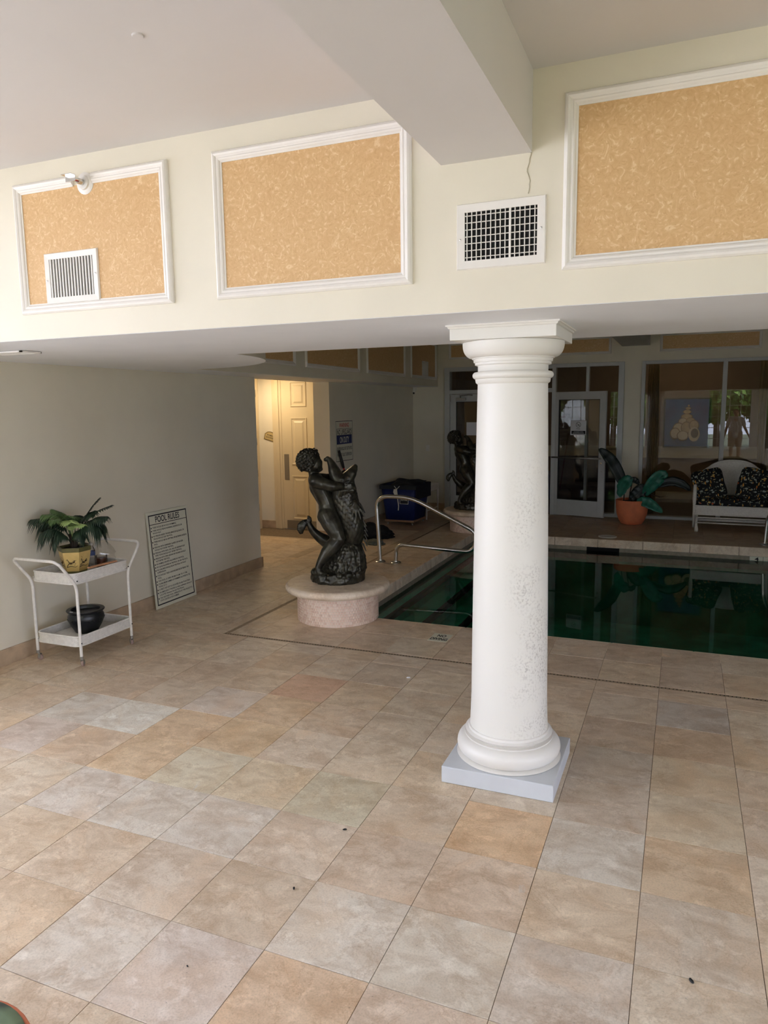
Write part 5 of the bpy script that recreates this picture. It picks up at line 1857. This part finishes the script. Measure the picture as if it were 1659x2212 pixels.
hpo = tag(obj('cloth_heap', hp, mat('black_cloth', srgb(10, 10, 12), .9), None, smooth=True), 'low heap of black cloth on the deck behind the statue', 'cloth')
hpo.location = V(-8.15, 19.2, 0); hpo.rotation_euler = (0, 0, .3)
hp = B()
bmesh.ops.create_icosphere(hp, subdivisions=4, radius=1.0)
for v in hp.verts:
    d = v.co.copy(); k = 1 + .3 * noise.noise(d * 2.2 + Vector((5, 0, 0))) + .12 * noise.noise(d * 6)
    v.co = Vector((d.x * .13 * k, d.y * .09 * k, max(0.0, (d.z * .05 + .02) * k)))
o = tag(obj('grey_rag', hp, mat('grey_rag', srgb(88, 92, 84), .9, noise_amt=.3, noise_scale=20), None, smooth=True), 'small crumpled grey rag on the deck just in front of the black heap', 'cloth')
o.location = V(-7.55, 17.9, 0)

# ------------------------------------------------------------------ blue laundry truck
bn = thing('laundry_truck', 'blue canvas laundry truck on a wooden wheeled base by the far left wall', 'laundry bin', V(-8.23, 22.02, 0), -.03)
# local: x 0-centred width, y depth away from the camera
w0, w1, D0, D1 = .235, .300, 0.0, .54
zb, zt = .085, .655
b = B()
lv = []
for t in (0, .5, 1):
    w = w0 + (w1 - w0) * t; e = .05 * t
    z = zb + (zt - zb) * t
    ring = []
    for x0, y0, x1, y1 in ((-w, D0 - e, w, D0 - e), (w, D0 - e, w, D1 + e), (w, D1 + e, -w, D1 + e), (-w, D1 + e, -w, D0 - e)):
        for k in range(8):
            u = k / 8
            s = .010 * sin(pi * u) * (1 if t == .5 else .2) + .006 * sin(6 * pi * u) * t
            p = Vector((x0 + (x1 - x0) * u, y0 + (y1 - y0) * u, z))
            d = Vector((y1 - y0, -(x1 - x0), 0)).normalized()
            ring.append(b.verts.new(p + d * s))
    lv.append(ring)
n = len(lv[0])
for A, C in zip(lv, lv[1:]):
    for k in range(n): b.faces.new((A[k], A[(k + 1) % n], C[(k + 1) % n], C[k]))
b.faces.new(list(reversed(lv[0])))
o = obj('canvas_tub', b, M_blue, bn, smooth=True); md = o.modifiers.new('s', 'SOLIDIFY'); md.thickness = .006
b = B()                       # dark liner and bundled linen heaped inside
rows = []
for i in range(13):
    row = []
    for j in range(21):
        x = -w1 + .03 + (2 * w1 - .06) * i / 12; y = D0 - .02 + (D1 - D0 + .04) * j / 20
        ed = min(i, 12 - i, j, 20 - j)
        row.append(b.verts.new((x, y, zt - .05 + min(ed, 2) * .012 + .10 * (j / 20) ** 2 + .03 * noise.noise(Vector((x * 7, y * 6, 0))))))
    rows.append(row)
for A, C in zip(rows, rows[1:]):
    for j in range(20): b.faces.new((A[j], A[j + 1], C[j + 1], C[j]))
obj('linen_load', b, M_bluedk, bn, smooth=True)
b = B()
P = [(-w1 - .008, D0 - .058, zt), (w1 + .008, D0 - .058, zt), (w1 + .012, D1 + .06, zt), (-w1 - .012, D1 + .06, zt)]
tube(b, P, .014, 8, closed=True); obj('rim', b, M_bluedk, bn)
b = B(); box(b, -w1 - .02, w1 + .02, D0 - .072, D0 - .058, zt - .06, zt + .004); box(b, w1 + .012, w1 + .024, D0 - .06, D1 + .06, zt - .22, zt + .006)
obj('liner_cuff', b, M_bluedk, bn)
b = B()
box(b, -w0 - .02, w0 + .02, D0 - .01, D0 + .05, .058, .088); box(b, -w0 - .02, w0 + .02, D1 - .05, D1 + .01, .058, .088)
obj('base_board', b, M_wood, bn)
b = B()
box(b, -w0 - .02, -w0 + .03, D0 + .05, D1 - .05, .058, .088); box(b, w0 - .03, w0 + .02, D0 + .05, D1 - .05, .058, .088)
obj('base_board', b, M_wood, bn)
for x in (-w0 + .02, w0 - .02):
    for y in (D0 + .03, D1 - .03):
        c = bpy.data.objects.new('caster', None); link(c, bn); c.location = (x, y, 0)
        b = B(); box(b, -.014, .014, -.012, .012, .035, .058); box(b, -.014, -.011, -.01, .02, .012, .04); box(b, .011, .014, -.01, .02, .012, .04); obj('fork', b, M_chrome, c)
        b = B(); lathe(b, [(.004, -.009), (.020, -.009), (.023, 0), (.020, .009), (.004, .009)], 16)
        for v in b.verts: v.co = Vector((v.co.z, v.co.x + .008, v.co.y + .023))
        obj('wheel', b, mat('grey_wheel', srgb(160, 158, 150), .5), c, smooth=True)
b = B()                       # drawstring tied in a bow
limb(b, [(-.055, -.075, zt - .005), (-.01, -.082, zt - .055)], [.005, .005]); limb(b, [(.035, -.075, zt - .005), (-.01, -.082, zt - .055)], [.005, .005])
for k in range(6):
    a = -2.6 + k * .22
    limb(b, [(-.01, -.084, zt - .055), (-.01 + .05 * cos(a), -.088, zt - .055 + .05 * sin(a) + .02), (-.012 + .065 * cos(a), -.084, zt - .055 + .10 * sin(a))], [.006, .007, .006])
limb(b, [(-.01, -.082, zt - .055), (-.004, -.07, zt - .20), (.004, -.05, zt - .34), (-.008, -.035, zt - .40)], [.005, .005, .005, .007])
limb(b, [(-.008, -.082, zt - .055), (.008, -.07, zt - .24), (.012, -.05, zt - .33), (-.002, -.035, zt - .40)], [.004, .004, .004, .006])
obj('drawstring', b, M_rope, bn, smooth=True)
tg = thing('cart_placard', 'small black placard edged in white hanging on the blue laundry truck', 'sign', (0, 0, 0))
tg.matrix_world = bn.matrix_world
tg.location = V(-8.23, 22.02, 0) + Vector((.03, -.062, .36)); tg.rotation_euler = (-.12, 0, -.03)
b = B(); box(b, 0, .15, 0, .003, 0, .105); obj('placard_board', b, M_ink, tg)
b = B(); edge_frame(b, 0, .15, 0, .105, .006, -.001, 0); tag(obj('white_edge', b, M_rope, tg), kind='stuff')
lettering('print', [('ROYAL', .075, .055, .026, .11, 'CENTER')], M_rope, tg, .0012)

# ------------------------------------------------------------------ pale wicker bench in the corner
be = thing('wicker_bench', 'plain white wicker bench tucked behind the blue laundry truck', 'bench', V(-8.87, 23.68, 0))
bw, bd, bh = 1.25 * T, 1.6 * T, 1.42 * T
b = B(); box(b, 0, bw, 0, bd, bh - .03, bh, bevel=.006); obj('seat', b, M_wicker, be)
b = B(); box(b, .01, bw - .01, .01, bd - .01, bh - .11, bh - .03, bevel=.004); obj('apron', b, M_wicker, be)
for x in (.02, bw - .02):
    for y in (.02, bd - .02):
        b = B(); tube(b, [(x, y, 0), (x, y, bh - .05)], [.014, .016], 10); obj('leg', b, M_wicker, be)
b = B(); tube(b, [(bw - .02, .02, .15), (bw - .02, bd - .02, .15)], .010, 8); obj('stretcher', b, M_wicker, be)

# ------------------------------------------------------------------ wicker glider loveseat
ls = thing('wicker_loveseat', 'white wicker glider loveseat with black floral cushions before the big window', 'loveseat', V(2.62, 24.15, 0), -.04)
LW, LD = 2.62 * T, 1.75 * T
sh = .92 * T
b = B(); box(b, .03, LW - .03, .02, LD - .1, sh - .02, sh); obj('seat_deck', b, M_wicker, ls)
P = rrect(.015, LW - .015, .0, LD - .06, .05)
o = obj('seat_apron', woven_band(P, .64 * T, sh + .01, 9, .002, .014, 2), M_wicker, ls, smooth=True)
for z in (.63 * T, sh + .012):
    b = B(); tube(b, [p + Vector((0, 0, z)) for p in P], .011, 8, closed=True); obj('seat_rail', b, M_wicker, ls, smooth=True)
# back and arms: one wicker shell that rises in the middle
def shell_top(s):       # s in -1..1 along the wrap
    a = abs(s)
    return 1.72 * T + .78 * T * max(0.0, 1 - (a / .52) ** 2.6) ** .6 if a < .52 else 1.72 * T - .12 * T * ((a - .52) / .48)
N = 120
path = []
for i in range(N + 1):
    s = -1 + 2 * i / N
    a = abs(s)
    if a > .60: x_, y_ = (LW - .02), .06 + (LD - .26) * (1 - (a - .60) / .40)
    elif a > .40:
        th = (a - .40) / .20 * pi / 2
        x_ = LW - .20 + .18 * sin(th); y_ = LD - .22 + .18 * cos(th) - .0
    else: x_, y_ = LW / 2 + (LW / 2 - .20) * a / .40, LD - .04
    if s < 0: x_ = LW - x_
    path.append((Vector((x_, y_, 0)), shell_top(s)))
b = B()
rows = []
NR = 40
for k in range(NR + 1):
    t = k / NR
    row = []
    for i, (p, zt_) in enumerate(path):
        lean = .13 * t if abs(-1 + 2 * i / N) < .5 else .03 * t
        z = sh + (zt_ - sh) * t
        wv = .0022 * cos(pi * i) * (1 if k % 2 else -1)
        row.append(b.verts.new((p.x + (wv if p.y < LD - .2 else 0), p.y + lean * (1 if p.y > LD - .24 else 0) + wv, z)))
    rows.append(row)
for A, C in zip(rows, rows[1:]):
    for i in range(N): b.faces.new((A[i], A[i + 1], C[i + 1], C[i]))
o = obj('wicker_back', b, M_wicker, ls, smooth=True); md = o.modifiers.new('s', 'SOLIDIFY'); md.thickness = .012
b = B(); tube(b, [(p.x, p.y + (.13 if abs(-1 + 2 * i / N) < .5 and p.y > LD - .24 else (.03 if p.y > LD - .24 else 0)), z) for i, (p, z) in enumerate(path)], .017, 10); obj('braided_edge', b, M_wicker, ls, smooth=True)
for x in (.02, LW - .02):
    b = B(); tube(b, [(x, .04, .05), (x, .03, sh), (x, .035, 1.2 * T), (x, .05, 1.72 * T)], [.019, .021, .030, .024], 12); obj('front_post', b, M_wicker, ls, smooth=True)
    b = B(); tube(b, [(x + (.045 if x < .1 else -.045), -.04, .0), (x + (.045 if x < .1 else -.045), -.04, .03), (x + (.04 if x < .1 else -.04), -.02, .10), (x + (.04 if x < .1 else -.04), .04, .62 * T)], [.024, .028, .018, .018], 12); obj('leg', b, M_wicker, ls, smooth=True)
    b = B(); tube(b, [(x, LD - .08, 0), (x, LD - .08, .10), (x, LD - .08, sh)], [.020, .016, .018], 12); obj('leg', b, M_wicker, ls, smooth=True)
for z, y, r in ((.52 * T, .0, .010), (.33 * T, -.02, .010), (.40 * T, .10, .015)):
    b = B(); tube(b, [(.05, y, z), (LW - .05, y, z)], r, 8); obj('glider_rail', b, M_wicker, ls, smooth=True)
def cushion(name, label, loc, rot, sx, sy, sz, seed, group=None):
    b = B()
    bmesh.ops.create_cube(b, size=2)
    bmesh.ops.subdivide_edges(b, edges=b.edges, cuts=11, use_grid_fill=True)
    for v in b.verts:
        d = v.co
        x, y, z = d.x, d.y, d.z
        ex = 1 - .10 * (y * y) - .16 * max(0, z) ** 2 * .0
        fz = (1 - x ** 4 * .55) * (1 - y ** 4 * .55)
        r = (abs(x) ** 6 + abs(y) ** 6) ** (1 / 6)
        k = 1.0 / max(1, r * 1.0) if r > 1 else 1
        w = 1 + .06 * noise.noise(Vector((x * 1.7 + seed, y * 1.7, z)))
        v.co = Vector((x * k * sx * w, y * k * sy * w, z * sz * (.38 + .62 * fz) * w + .012 * noise.noise(Vector((x * 3, y * 3 + seed, 2)))))
    o = obj(name, b, M_floral, None, smooth=True)
    o.location = loc; o.rotation_euler = rot
    return tag(o, label, 'cushion', group)
base = V(2.62, 24.15, 0)
cushion('seat_cushion', 'long black floral seat cushion on the white wicker loveseat', base + Vector((LW / 2, .30, sh + .065)), (0, 0, -.04), LW / 2 - .05, .29, .065, 1)
cushion('throw_pillow', 'black floral pillow at the left arm of the wicker loveseat', base + Vector((.215, .33, sh + .30)), (radians(72), radians(-14), -.04 + .12), .22, .235, .085, 5, 'floral pillows on the loveseat')
cushion('throw_pillow', 'black floral pillow at the right arm of the loveseat, cut by the photo edge', base + Vector((LW - .20, .30, sh + .30)), (radians(72), radians(10), -.04 - .12), .25, .25, .085, 9, 'floral pillows on the loveseat')

# ------------------------------------------------------------------ terracotta pot with drooping broad leaves
tp = thing('terracotta_pot', 'round terracotta pot beside the open glass door', 'flower pot', V(.42, 25.2, 0))
b = B(); lathe(b, [(.12, 0), (.165, .01), (.20, .07), (.232, .16), (.248, .27), (.252, .36), (.256, .385), (.246, .395), (.232, .385), (.228, .34)], 48); obj('pot_wall', b, M_terra, tp, smooth=True, sharp=50)
b = B(); lathe(b, [(.23, .35), (.15, .365), (.001, .37)], 24, caps=False); obj('soil', b, M_soil, tp, smooth=True)
bl = thing('broad_leaf_plant', 'drooping dark and blue-green broad-leaved plant in the terracotta pot', 'plant', V(.42, 25.2, 0) + Vector((0, 0, .36)))
def blade(root, pts, w, m, twist=0.0, name='leaf', fold=.25):
    P = [Vector(p) for p in pts]
    n = 18
    b = B()
    rows = []
    def at(t):
        k = t * (len(P) - 1); i = min(int(k), len(P) - 2); u = k - i
        p0, p1, p2, p3 = P[max(i - 1, 0)], P[i], P[i + 1], P[min(i + 2, len(P) - 1)]
        return .5 * ((2 * p1) + (p2 - p0) * u + (2 * p0 - 5 * p1 + 4 * p2 - p3) * u * u + (3 * p1 - p0 - 3 * p2 + p3) * u ** 3)
    for i in range(n + 1):
        t = i / n
        p = at(t); d = (at(min(1, t + .02)) - at(max(0, t - .02))).normalized()
        s = d.cross(Vector((sin(twist), -cos(twist), .15))).normalized()
        nn = s.cross(d).normalized()
        ww = w * (sin(pi * min(1, t * .96 + .04)) ** .65)
        rows.append([b.verts.new(p + s * ww * k / 2 + nn * abs(k) / 2 * ww * fold + nn * .006 * sin(t * 30) * abs(k)) for k in (-2, -1, 0, 1, 2)])
    for A, C in zip(rows, rows[1:]):
        for k in range(4): b.faces.new((A[k], A[k + 1], C[k + 1], C[k]))
    o = obj(name, b, m, root, smooth=True); md = o.modifiers.new('s', 'SOLIDIFY'); md.thickness = .002
    tubeb = B(); tube(tubeb, [at(k / 8) for k in range(9)], [.006 * (1 - .8 * k / 8) for k in range(9)], 6); obj('midrib', tubeb, m, o)
    return o
def L_(x, z, y=0.0): return ((x - .42) * T, y, (z - .886) * T)
blade(bl, [L_(.14, 1.45, .02), L_(-.02, 1.75, .05), L_(-.35, 2.35, .10), L_(-.66, 2.72, .14), L_(-.95, 2.95, .15)], .095, M_leafk)
blade(bl, [L_(.40, 1.66, -.02), L_(.22, 1.68, -.05), L_(.08, 1.45, -.09), L_(-.05, 1.08, -.10)], .115, M_leafb, -.5)
blade(bl, [L_(.30, 1.68, -.02), L_(.42, 1.76, -.03), L_(.56, 1.70, -.04), L_(.64, 1.58, -.04)], .05, M_leafk, .4)
blade(bl, [L_(.86, 1.18, -.05), L_(1.05, 1.48, -.09), L_(1.28, 1.80, -.11), L_(1.52, 2.0, -.12), L_(1.60, 1.84, -.12)], .105, M_leafb, .3)
blade(bl, [L_(1.05, 1.42, .03), L_(1.45, 1.62, .04), L_(1.9, 1.72, .05), L_(2.3, 1.58, .05), L_(2.55, 1.36, .05)], .075, M_leafk, 0)
blade(bl, [L_(.62, .92, -.16), L_(.9, .96, -.20), L_(1.2, .82, -.22), L_(1.58, .58, -.24)], .085, M_leafb, .5)
blade(bl, [L_(.36, .98, -.03), L_(.58, 1.2, -.05), L_(.80, 1.42, -.05), L_(.98, 1.5, -.04)], .10, M_leafk, 0)
b = B()
for a, c in (((.30, .86), (.40, 1.64)), ((.10, .86), (.16, 1.46)), ((.5, .86), (.87, 1.20)), ((.55, .86), (1.06, 1.44)), ((.5, .88), (.64, .94)), ((.36, .86), (.37, 1.0))):
    limb(b, [L_(a[0], a[1]), L_((a[0] + c[0]) / 2 - .02, (a[1] + c[1]) / 2 + .02), L_(*c)], [.010, .008, .006])
for k in range(9):
    limb(b, [L_(.95, 1.28, -.05), L_(1.05 + .05 * k, 1.22 - .015 * k, -.06), L_(1.10 + .08 * k, 1.16 + .03 * sin(k * 2), -.06)], [.004, .003, .002])
obj('stems', b, M_stem, bl, smooth=True)

# ------------------------------------------------------------------ lobby: shell picture, drapes, sofa, lamp
ar = thing('shell_picture', 'blue picture of a cream spiral seashell hanging beyond the big window', 'picture', V(1.30, 33.9, 2.62))
AW, AH = 2.0 * T, 2.31 * T
b = B(); box(b, 0, AW, -.03, 0.04, 0, AH); obj('canvas', b, M_canvasblue, ar)
b = B(); edge_frame(b, -.02, AW + .02, -.02, AH + .02, .025, -.035, .04); tag(obj('picture_frame', b, M_ink, ar), kind='stuff')
def blob(x, z, r, sx=1.0, sz=1.0, m=None, y=-.032, name='painted_whorl'):
    b = B()
    slab_xz(b, [(x + r * sx * cos(2 * pi * k / 28), z + r * sz * sin(2 * pi * k / 28)) for k in range(28)], y - .002, y + .002)
    return obj(name, b, m or M_shell, ar)
SX = lambda v: (v - 1.30) * T
SZ = lambda v: (v - 2.62) * T
yy_ = -.031
for cx, cz, r, sx, sz in ((2.37, 4.60, .05, 1, 1), (2.35, 4.47, .09, 1.3, .8), (2.31, 4.30, .13, 1.4, .8), (2.30, 4.07, .17, 1.5, .85), (2.14, 3.82, .19, 1.1, 1), (2.48, 3.84, .19, 1.1, 1), (1.95, 3.48, .27, 1, 1.1), (2.30, 3.54, .24, 1, 1.2), (2.64, 3.64, .22, 1, 1.2), (1.80, 3.26, .25, .9, 1.1), (2.15, 3.15, .26, 1, .9)):
    yy_ -= .0012
    blob(SX(cx), SZ(cz), r * T * 1.04, sx, sz, mat('shell_outline', srgb(128, 98, 66), .6), yy_); yy_ -= .0012
    blob(SX(cx), SZ(cz) + .004, r * T * .88, sx, sz, M_shell if cz > 3.9 or cx > 2.2 else M_shellw, yy_)
yy_ -= .0012; blob(SX(2.66), SZ(3.22), .30 * T, .85, 1.15, M_shellw, yy_, 'painted_mouth'); yy_ -= .0012
blob(SX(2.68), SZ(3.27), .20 * T, .85, 1.15, mat('shell_mouth_shadow', srgb(92, 76, 66), .6), yy_, 'painted_mouth')
for i, (x0, x1, lb) in enumerate(((.75, 1.2, 'tan drape hanging inside the big window beside the white post'), (4.95, 5.6, 'tan drape hanging inside the big window at the photo edge'))):
    b = B()
    rows = []
    for k in range(13):
        row = []
        for j in range(41):
            u = j / 40
            row.append(b.verts.new((u * (x1 - x0) * T + .012 * sin(k * .5 + u * 5), .03 * sin(u * 2 * pi * 6) * (1 + .2 * sin(k)), 6.3 * T * k / 12 + .02)))
        rows.append(row)
    for A, C in zip(rows, rows[1:]):
        for j in range(40): b.faces.new((A[j], A[j + 1], C[j + 1], C[j]))
    o = tag(obj('window_drape', b, M_drape, None, smooth=True, loc=V(x0, 27.95, 0)), lb, 'curtain')
    md = o.modifiers.new('s', 'SOLIDIFY'); md.thickness = .003
so = thing('lobby_sofa', 'slate upholstered sofa seen dimly through the open glass door', 'sofa', V(-3.6, 29.6, 0))
b = B(); box(b, 0, 1.3, 0, .75, .12, .42, bevel=.04); obj('seat', b, M_sofa, so)
b = B(); box(b, 0, 1.3, .58, .82, .42, .92, bevel=.08); obj('backrest', b, M_sofa, so)
for x in (-.14, 1.28):
    b = B(); box(b, x, x + .16, .02, .8, .1, .62, bevel=.05); obj('armrest', b, M_sofa, so)
for x in (0, 1.24):
    for y in (.06, .7):
        b = B(); tube(b, [(x + .03, y, -.004), (x + .03, y, .13)], .02, 8); obj('leg', b, M_stem, so)
ll = thing('lobby_ceiling_lamp', 'round ceiling lamp of the lobby behind the glass wall', 'lamp', V(2.2, 30.5, H))
b = B(); lathe(b, [(.16, 0), (.16, -.03), (.15, -.035)], 24); obj('lamp_base', b, M_white, ll)
b = B(); lathe(b, [(.001, -.10), (.08, -.09), (.13, -.06), (.145, -.03)], 24, caps=False); obj('lamp_glass', b, M_lampglow, ll, smooth=True)
d_ = bpy.data.lights.new('lobby_lamp', 'POINT'); d_.energy = 2.2; d_.shadow_soft_size = .15; d_.color = (1, .80, .58)
o = bpy.data.objects.new('lobby_lamp', d_); link(o, ll); o.location = (0, 0, -.22)

# ------------------------------------------------------------------ scraps on the floor
random.seed(13)
for (x, y), lb, m, s in (((-1.122, 1.90), 'tiny dark dead beetle on a pinkish floor tile left of the column', M_black, .011),
                         ((-1.158, .808), 'tiny dark scrap on the mottled floor tile in the lower left', M_black, .010),
                         ((2.446, .973), 'tiny black twig bit lying at the lower right by a whitish stain', M_black, .014),
                         ((-1.504, -.408), 'tiny black speck near the bottom edge on a pale tile', M_black, .006),
                         ((-2.06, 6.477), 'tiny white chip on the floor between column and pedestal', M_paper, .016)):
    b = B(); ball(b, (0, 0, s * .35), s, (1, .45, .35), 2)
    for v in b.verts: v.co *= 1 + .35 * noise.noise(v.co * 90)
    o = tag(obj('floor_scrap', b, m, None, smooth=True, loc=V(x, y, 0)), lb, 'debris'); o.rotation_euler = (0, 0, random.uniform(0, 3))

# ------------------------------------------------------------------ corner of a patterned stool at the lower left of the frame
ot = thing('tropical_stool', 'leaf print stool with orange piping, its edge in the lower left corner', 'stool', V(-1.66, -2.545, 0))
M_trop = mat('tropical_leaf_print', srgb(120, 140, 112), .8, col2=srgb(52, 62, 60), noise_scale=13, detail=1)
b = B(); lathe(b, [(.205, .30), (.222, .32), (.226, .35), (.222, .385), (.19, .402), (.001, .408)], 48); obj('seat_pad', b, M_trop, ot, smooth=True, sharp=60)
b = B(); tube(b, [(.228 * cos(2 * pi * k / 40), .228 * sin(2 * pi * k / 40), .372) for k in range(40)], .007, 8, closed=True); obj('piping', b, mat('orange_piping', srgb(206, 120, 84), .7), ot, smooth=True)
b = B(); lathe(b, [(.20, .27), (.21, .28), (.21, .30), (.20, .302)], 40); obj('seat_frame', b, M_wicker, ot, smooth=True, sharp=40)
for k in range(4):
    a = pi / 4 + pi / 2 * k
    b = B(); tube(b, [(.17 * cos(a), .17 * sin(a), .28), (.19 * cos(a), .19 * sin(a), 0)], [.016, .014], 10); obj('leg', b, M_wicker, ot)

# ------------------------------------------------------------------ garden trees outside the windows behind the camera
def tree(label, loc, h, r, seed):
    random.seed(seed)
    root = thing('garden_tree', label, 'tree', loc, random.uniform(0, 6), 'garden trees outside the rear windows')
    b = B()
    limb(b, [(0, 0, 0), (.05, .02, h * .3), (0, .06, h * .6)], [.14, .11, .07])
    for k in range(6):
        a = k * 1.1
        limb(b, [(0, .02, h * (.32 + .04 * k)), (r * .6 * cos(a), r * .6 * sin(a), h * (.55 + .05 * k))], [.06, .025])
    obj('trunk', b, M_stem, root, smooth=True)
    b = B()
    for k in range(8000):
        d = Vector((random.gauss(0, 1), random.gauss(0, 1), random.gauss(0, 1))).normalized()
        p = Vector((d.x * r, d.y * r, d.z * h * .42)) * random.uniform(.5, 1.0) + Vector((0, 0, h * .6))
        p.z = max(p.z, .3)
        u = Vector((random.gauss(0, 1), random.gauss(0, 1), random.gauss(0, 1))).normalized()
        w = u.cross(d)
        if w.length < .05: continue
        w.normalize()
        L = random.uniform(.16, .30)
        vs = [b.verts.new(p + u * L * a_ + w * L * .42 * c_ + d * .02 * abs(c_)) for a_, c_ in ((-1, 0), (0, -1), (1, 0), (0, 1))]
        f = b.faces.new(vs); f.material_index = random.randrange(2)
    tag(obj('foliage', b, M_foliage, root), kind='stuff')
for i, (x, y, h, r) in enumerate(((-13.5, -25, 5.6, 1.6), (-5.2, -27, 6.0, 1.6), (-.9, -23.5, 5.2, 1.4), (5.4, -25.5, 6.0, 1.55), (10.4, -28.5, 5.6, 1.6))):
    tree(('leafy green garden tree outside the leftmost rear window', 'tallest leafy garden tree outside the second rear window', 'leafy garden tree outside the third rear window', 'tall leafy garden tree outside the fourth rear window', 'leafy garden tree outside the rightmost rear window')[i], V(x, y, -.15), h, r, 30 + i)

# ------------------------------------------------------------------ the bystander mirrored in the far glass
def person(label, loc, rz):
    root = thing('person', label, 'person', loc, rz)
    M_skin = mat('tanned_skin', srgb(186, 134, 106), .55)
    # local +Y is the way they face, height about 1.72 m
    b = B()
    ball(b, (0, .01, 1.605), .098, (.80, .98, 1.16), 3)                  # skull
    ball(b, (0, .045, 1.545), .062, (.86, .95, 1.0), 3)                  # jaw
    capsule(b, (0, .095, 1.61), (0, .118, 1.575), .011, .014)            # nose
    capsule(b, (-.022, .094, 1.535), (.022, .094, 1.535), .010, .010)    # lips
    capsule(b, (-.035, .086, 1.632), (.035, .086, 1.632), .013, .013)    # brow
    for s in (-1, 1):
        ball(b, (s * .032, .088, 1.612), .012)
        ball(b, (s * .080, -.005, 1.60), .026, (.4, .8, 1.2))
    limb(b, [(0, -.005, 1.54), (0, -.015, 1.45), (0, -.01, 1.36)], [.056, .058, .08])
    limb(b, [(0, 0, 1.36), (0, .0, 1.15), (0, .0, .98)], [.115, .120, .125])
    arms = (((-.175, -.01, 1.40), (-.265, -.03, 1.13), (-.300, .08, .90)), ((.175, -.01, 1.40), (.270, -.02, 1.13), (.375, .05, .91)))
    for A in arms:
        a, e, w = (Vector(v) for v in A)
        limb(b, [Vector((0, 0, 1.38)).lerp(a, .6), a, a.lerp(e, .5), e, e.lerp(w, .4), w], [.07, .058, .050, .040, .040, .027])
        d = (w - e).normalized()
        h = w + d * .05
        ball(b, h, .040, (.55, .9, 1.05), 2)
        n = d.cross(Vector((1, 0, 0))).normalized()
        for k in range(4):
            q = h + d * .03 + n * (k - 1.5) * .019
            L = (.070, .080, .075, .058)[k]
            limb(b, [q, q + d * L * .5 + Vector((0, .006, 0)), q + d * L + Vector((0, .018, 0))], [.0095, .009, .008])
        limb(b, [h + n * -.03, h + n * -.055 + d * .02, h + n * -.062 + d * .055], [.012, .011, .009])
    legs = (((-.095, 0, .92), (-.105, .05, .50), (-.11, -.01, .09)), ((.095, 0, .92), (.110, -.02, .50), (.125, -.11, .09)))
    for A in legs:
        a, k, f = (Vector(v) for v in A)
        limb(b, [a, a.lerp(k, .5), k, k.lerp(f, .3), f], [.098, .082, .058, .060, .040])
    remeshed('body', b, M_skin, root, .008, 4)
    b = B()                                                              # short-sleeved shirt
    limb(b, [(0, -.01, 1.40), (0, .0, 1.25), (0, .005, 1.05), (0, .005, .90)], [.110, .138, .150, .150])
    for s in (-1, 1):
        capsule(b, (s * .07, 0, 1.36), (s * .085, 0, .92), .105, .115)
        limb(b, [(s * .09, -.005, 1.40), (s * .18, -.01, 1.40), (s * .235, -.022, 1.23)], [.075, .073, .068])
    remeshed('t_shirt', b, mat('pale_grey_cotton', srgb(222, 216, 208), .85), root, .010, 5)
    b = B()                                                              # knee-length shorts
    for A in legs:
        a, k, f = (Vector(v) for v in A)
        limb(b, [a + Vector((0, 0, .03)), a.lerp(k, .45), a.lerp(k, .86)], [.125, .112, .098])
    ball(b, (0, 0, .92), .15, (1.15, .95, .8), 3)
    remeshed('shorts', b, mat('tan_twill', srgb(196, 176, 150), .85), root, .010, 4)
    b = B()
    ball(b, (0, -.008, 1.625), .104, (.84, .98, 1.08), 3)
    for v in b.verts:
        if v.co.y > .045 and v.co.z < 1.66: v.co.y = .045
        if v.co.z < 1.56: v.co.z = 1.56
        v.co += v.co.normalized() * .004 * noise.noise(v.co * 60)
    obj('hair', b, mat('dark_brown_hair', srgb(40, 30, 24), .7), root, smooth=True)
    for A in legs:
        f = Vector(A[2])
        b = B()
        limb(b, [f + Vector((0, -.05, -.05)), f + Vector((0, .06, -.052)), f + Vector((.0, .15, -.058))], [.040, .042, .034])
        limb(b, [f + Vector((0, -.02, -.0)), f + Vector((0, -.03, -.05))], [.048, .044])
        for v in b.verts: v.co.z = max(v.co.z, .001)
        remeshed('shoe', b, mat('dark_shoe', srgb(50, 48, 48), .6), root, .007, 2)
    return root
person('person in a pale t-shirt and tan shorts, mirrored in the far window glass', V(6.0, -5.9, 0), .1)
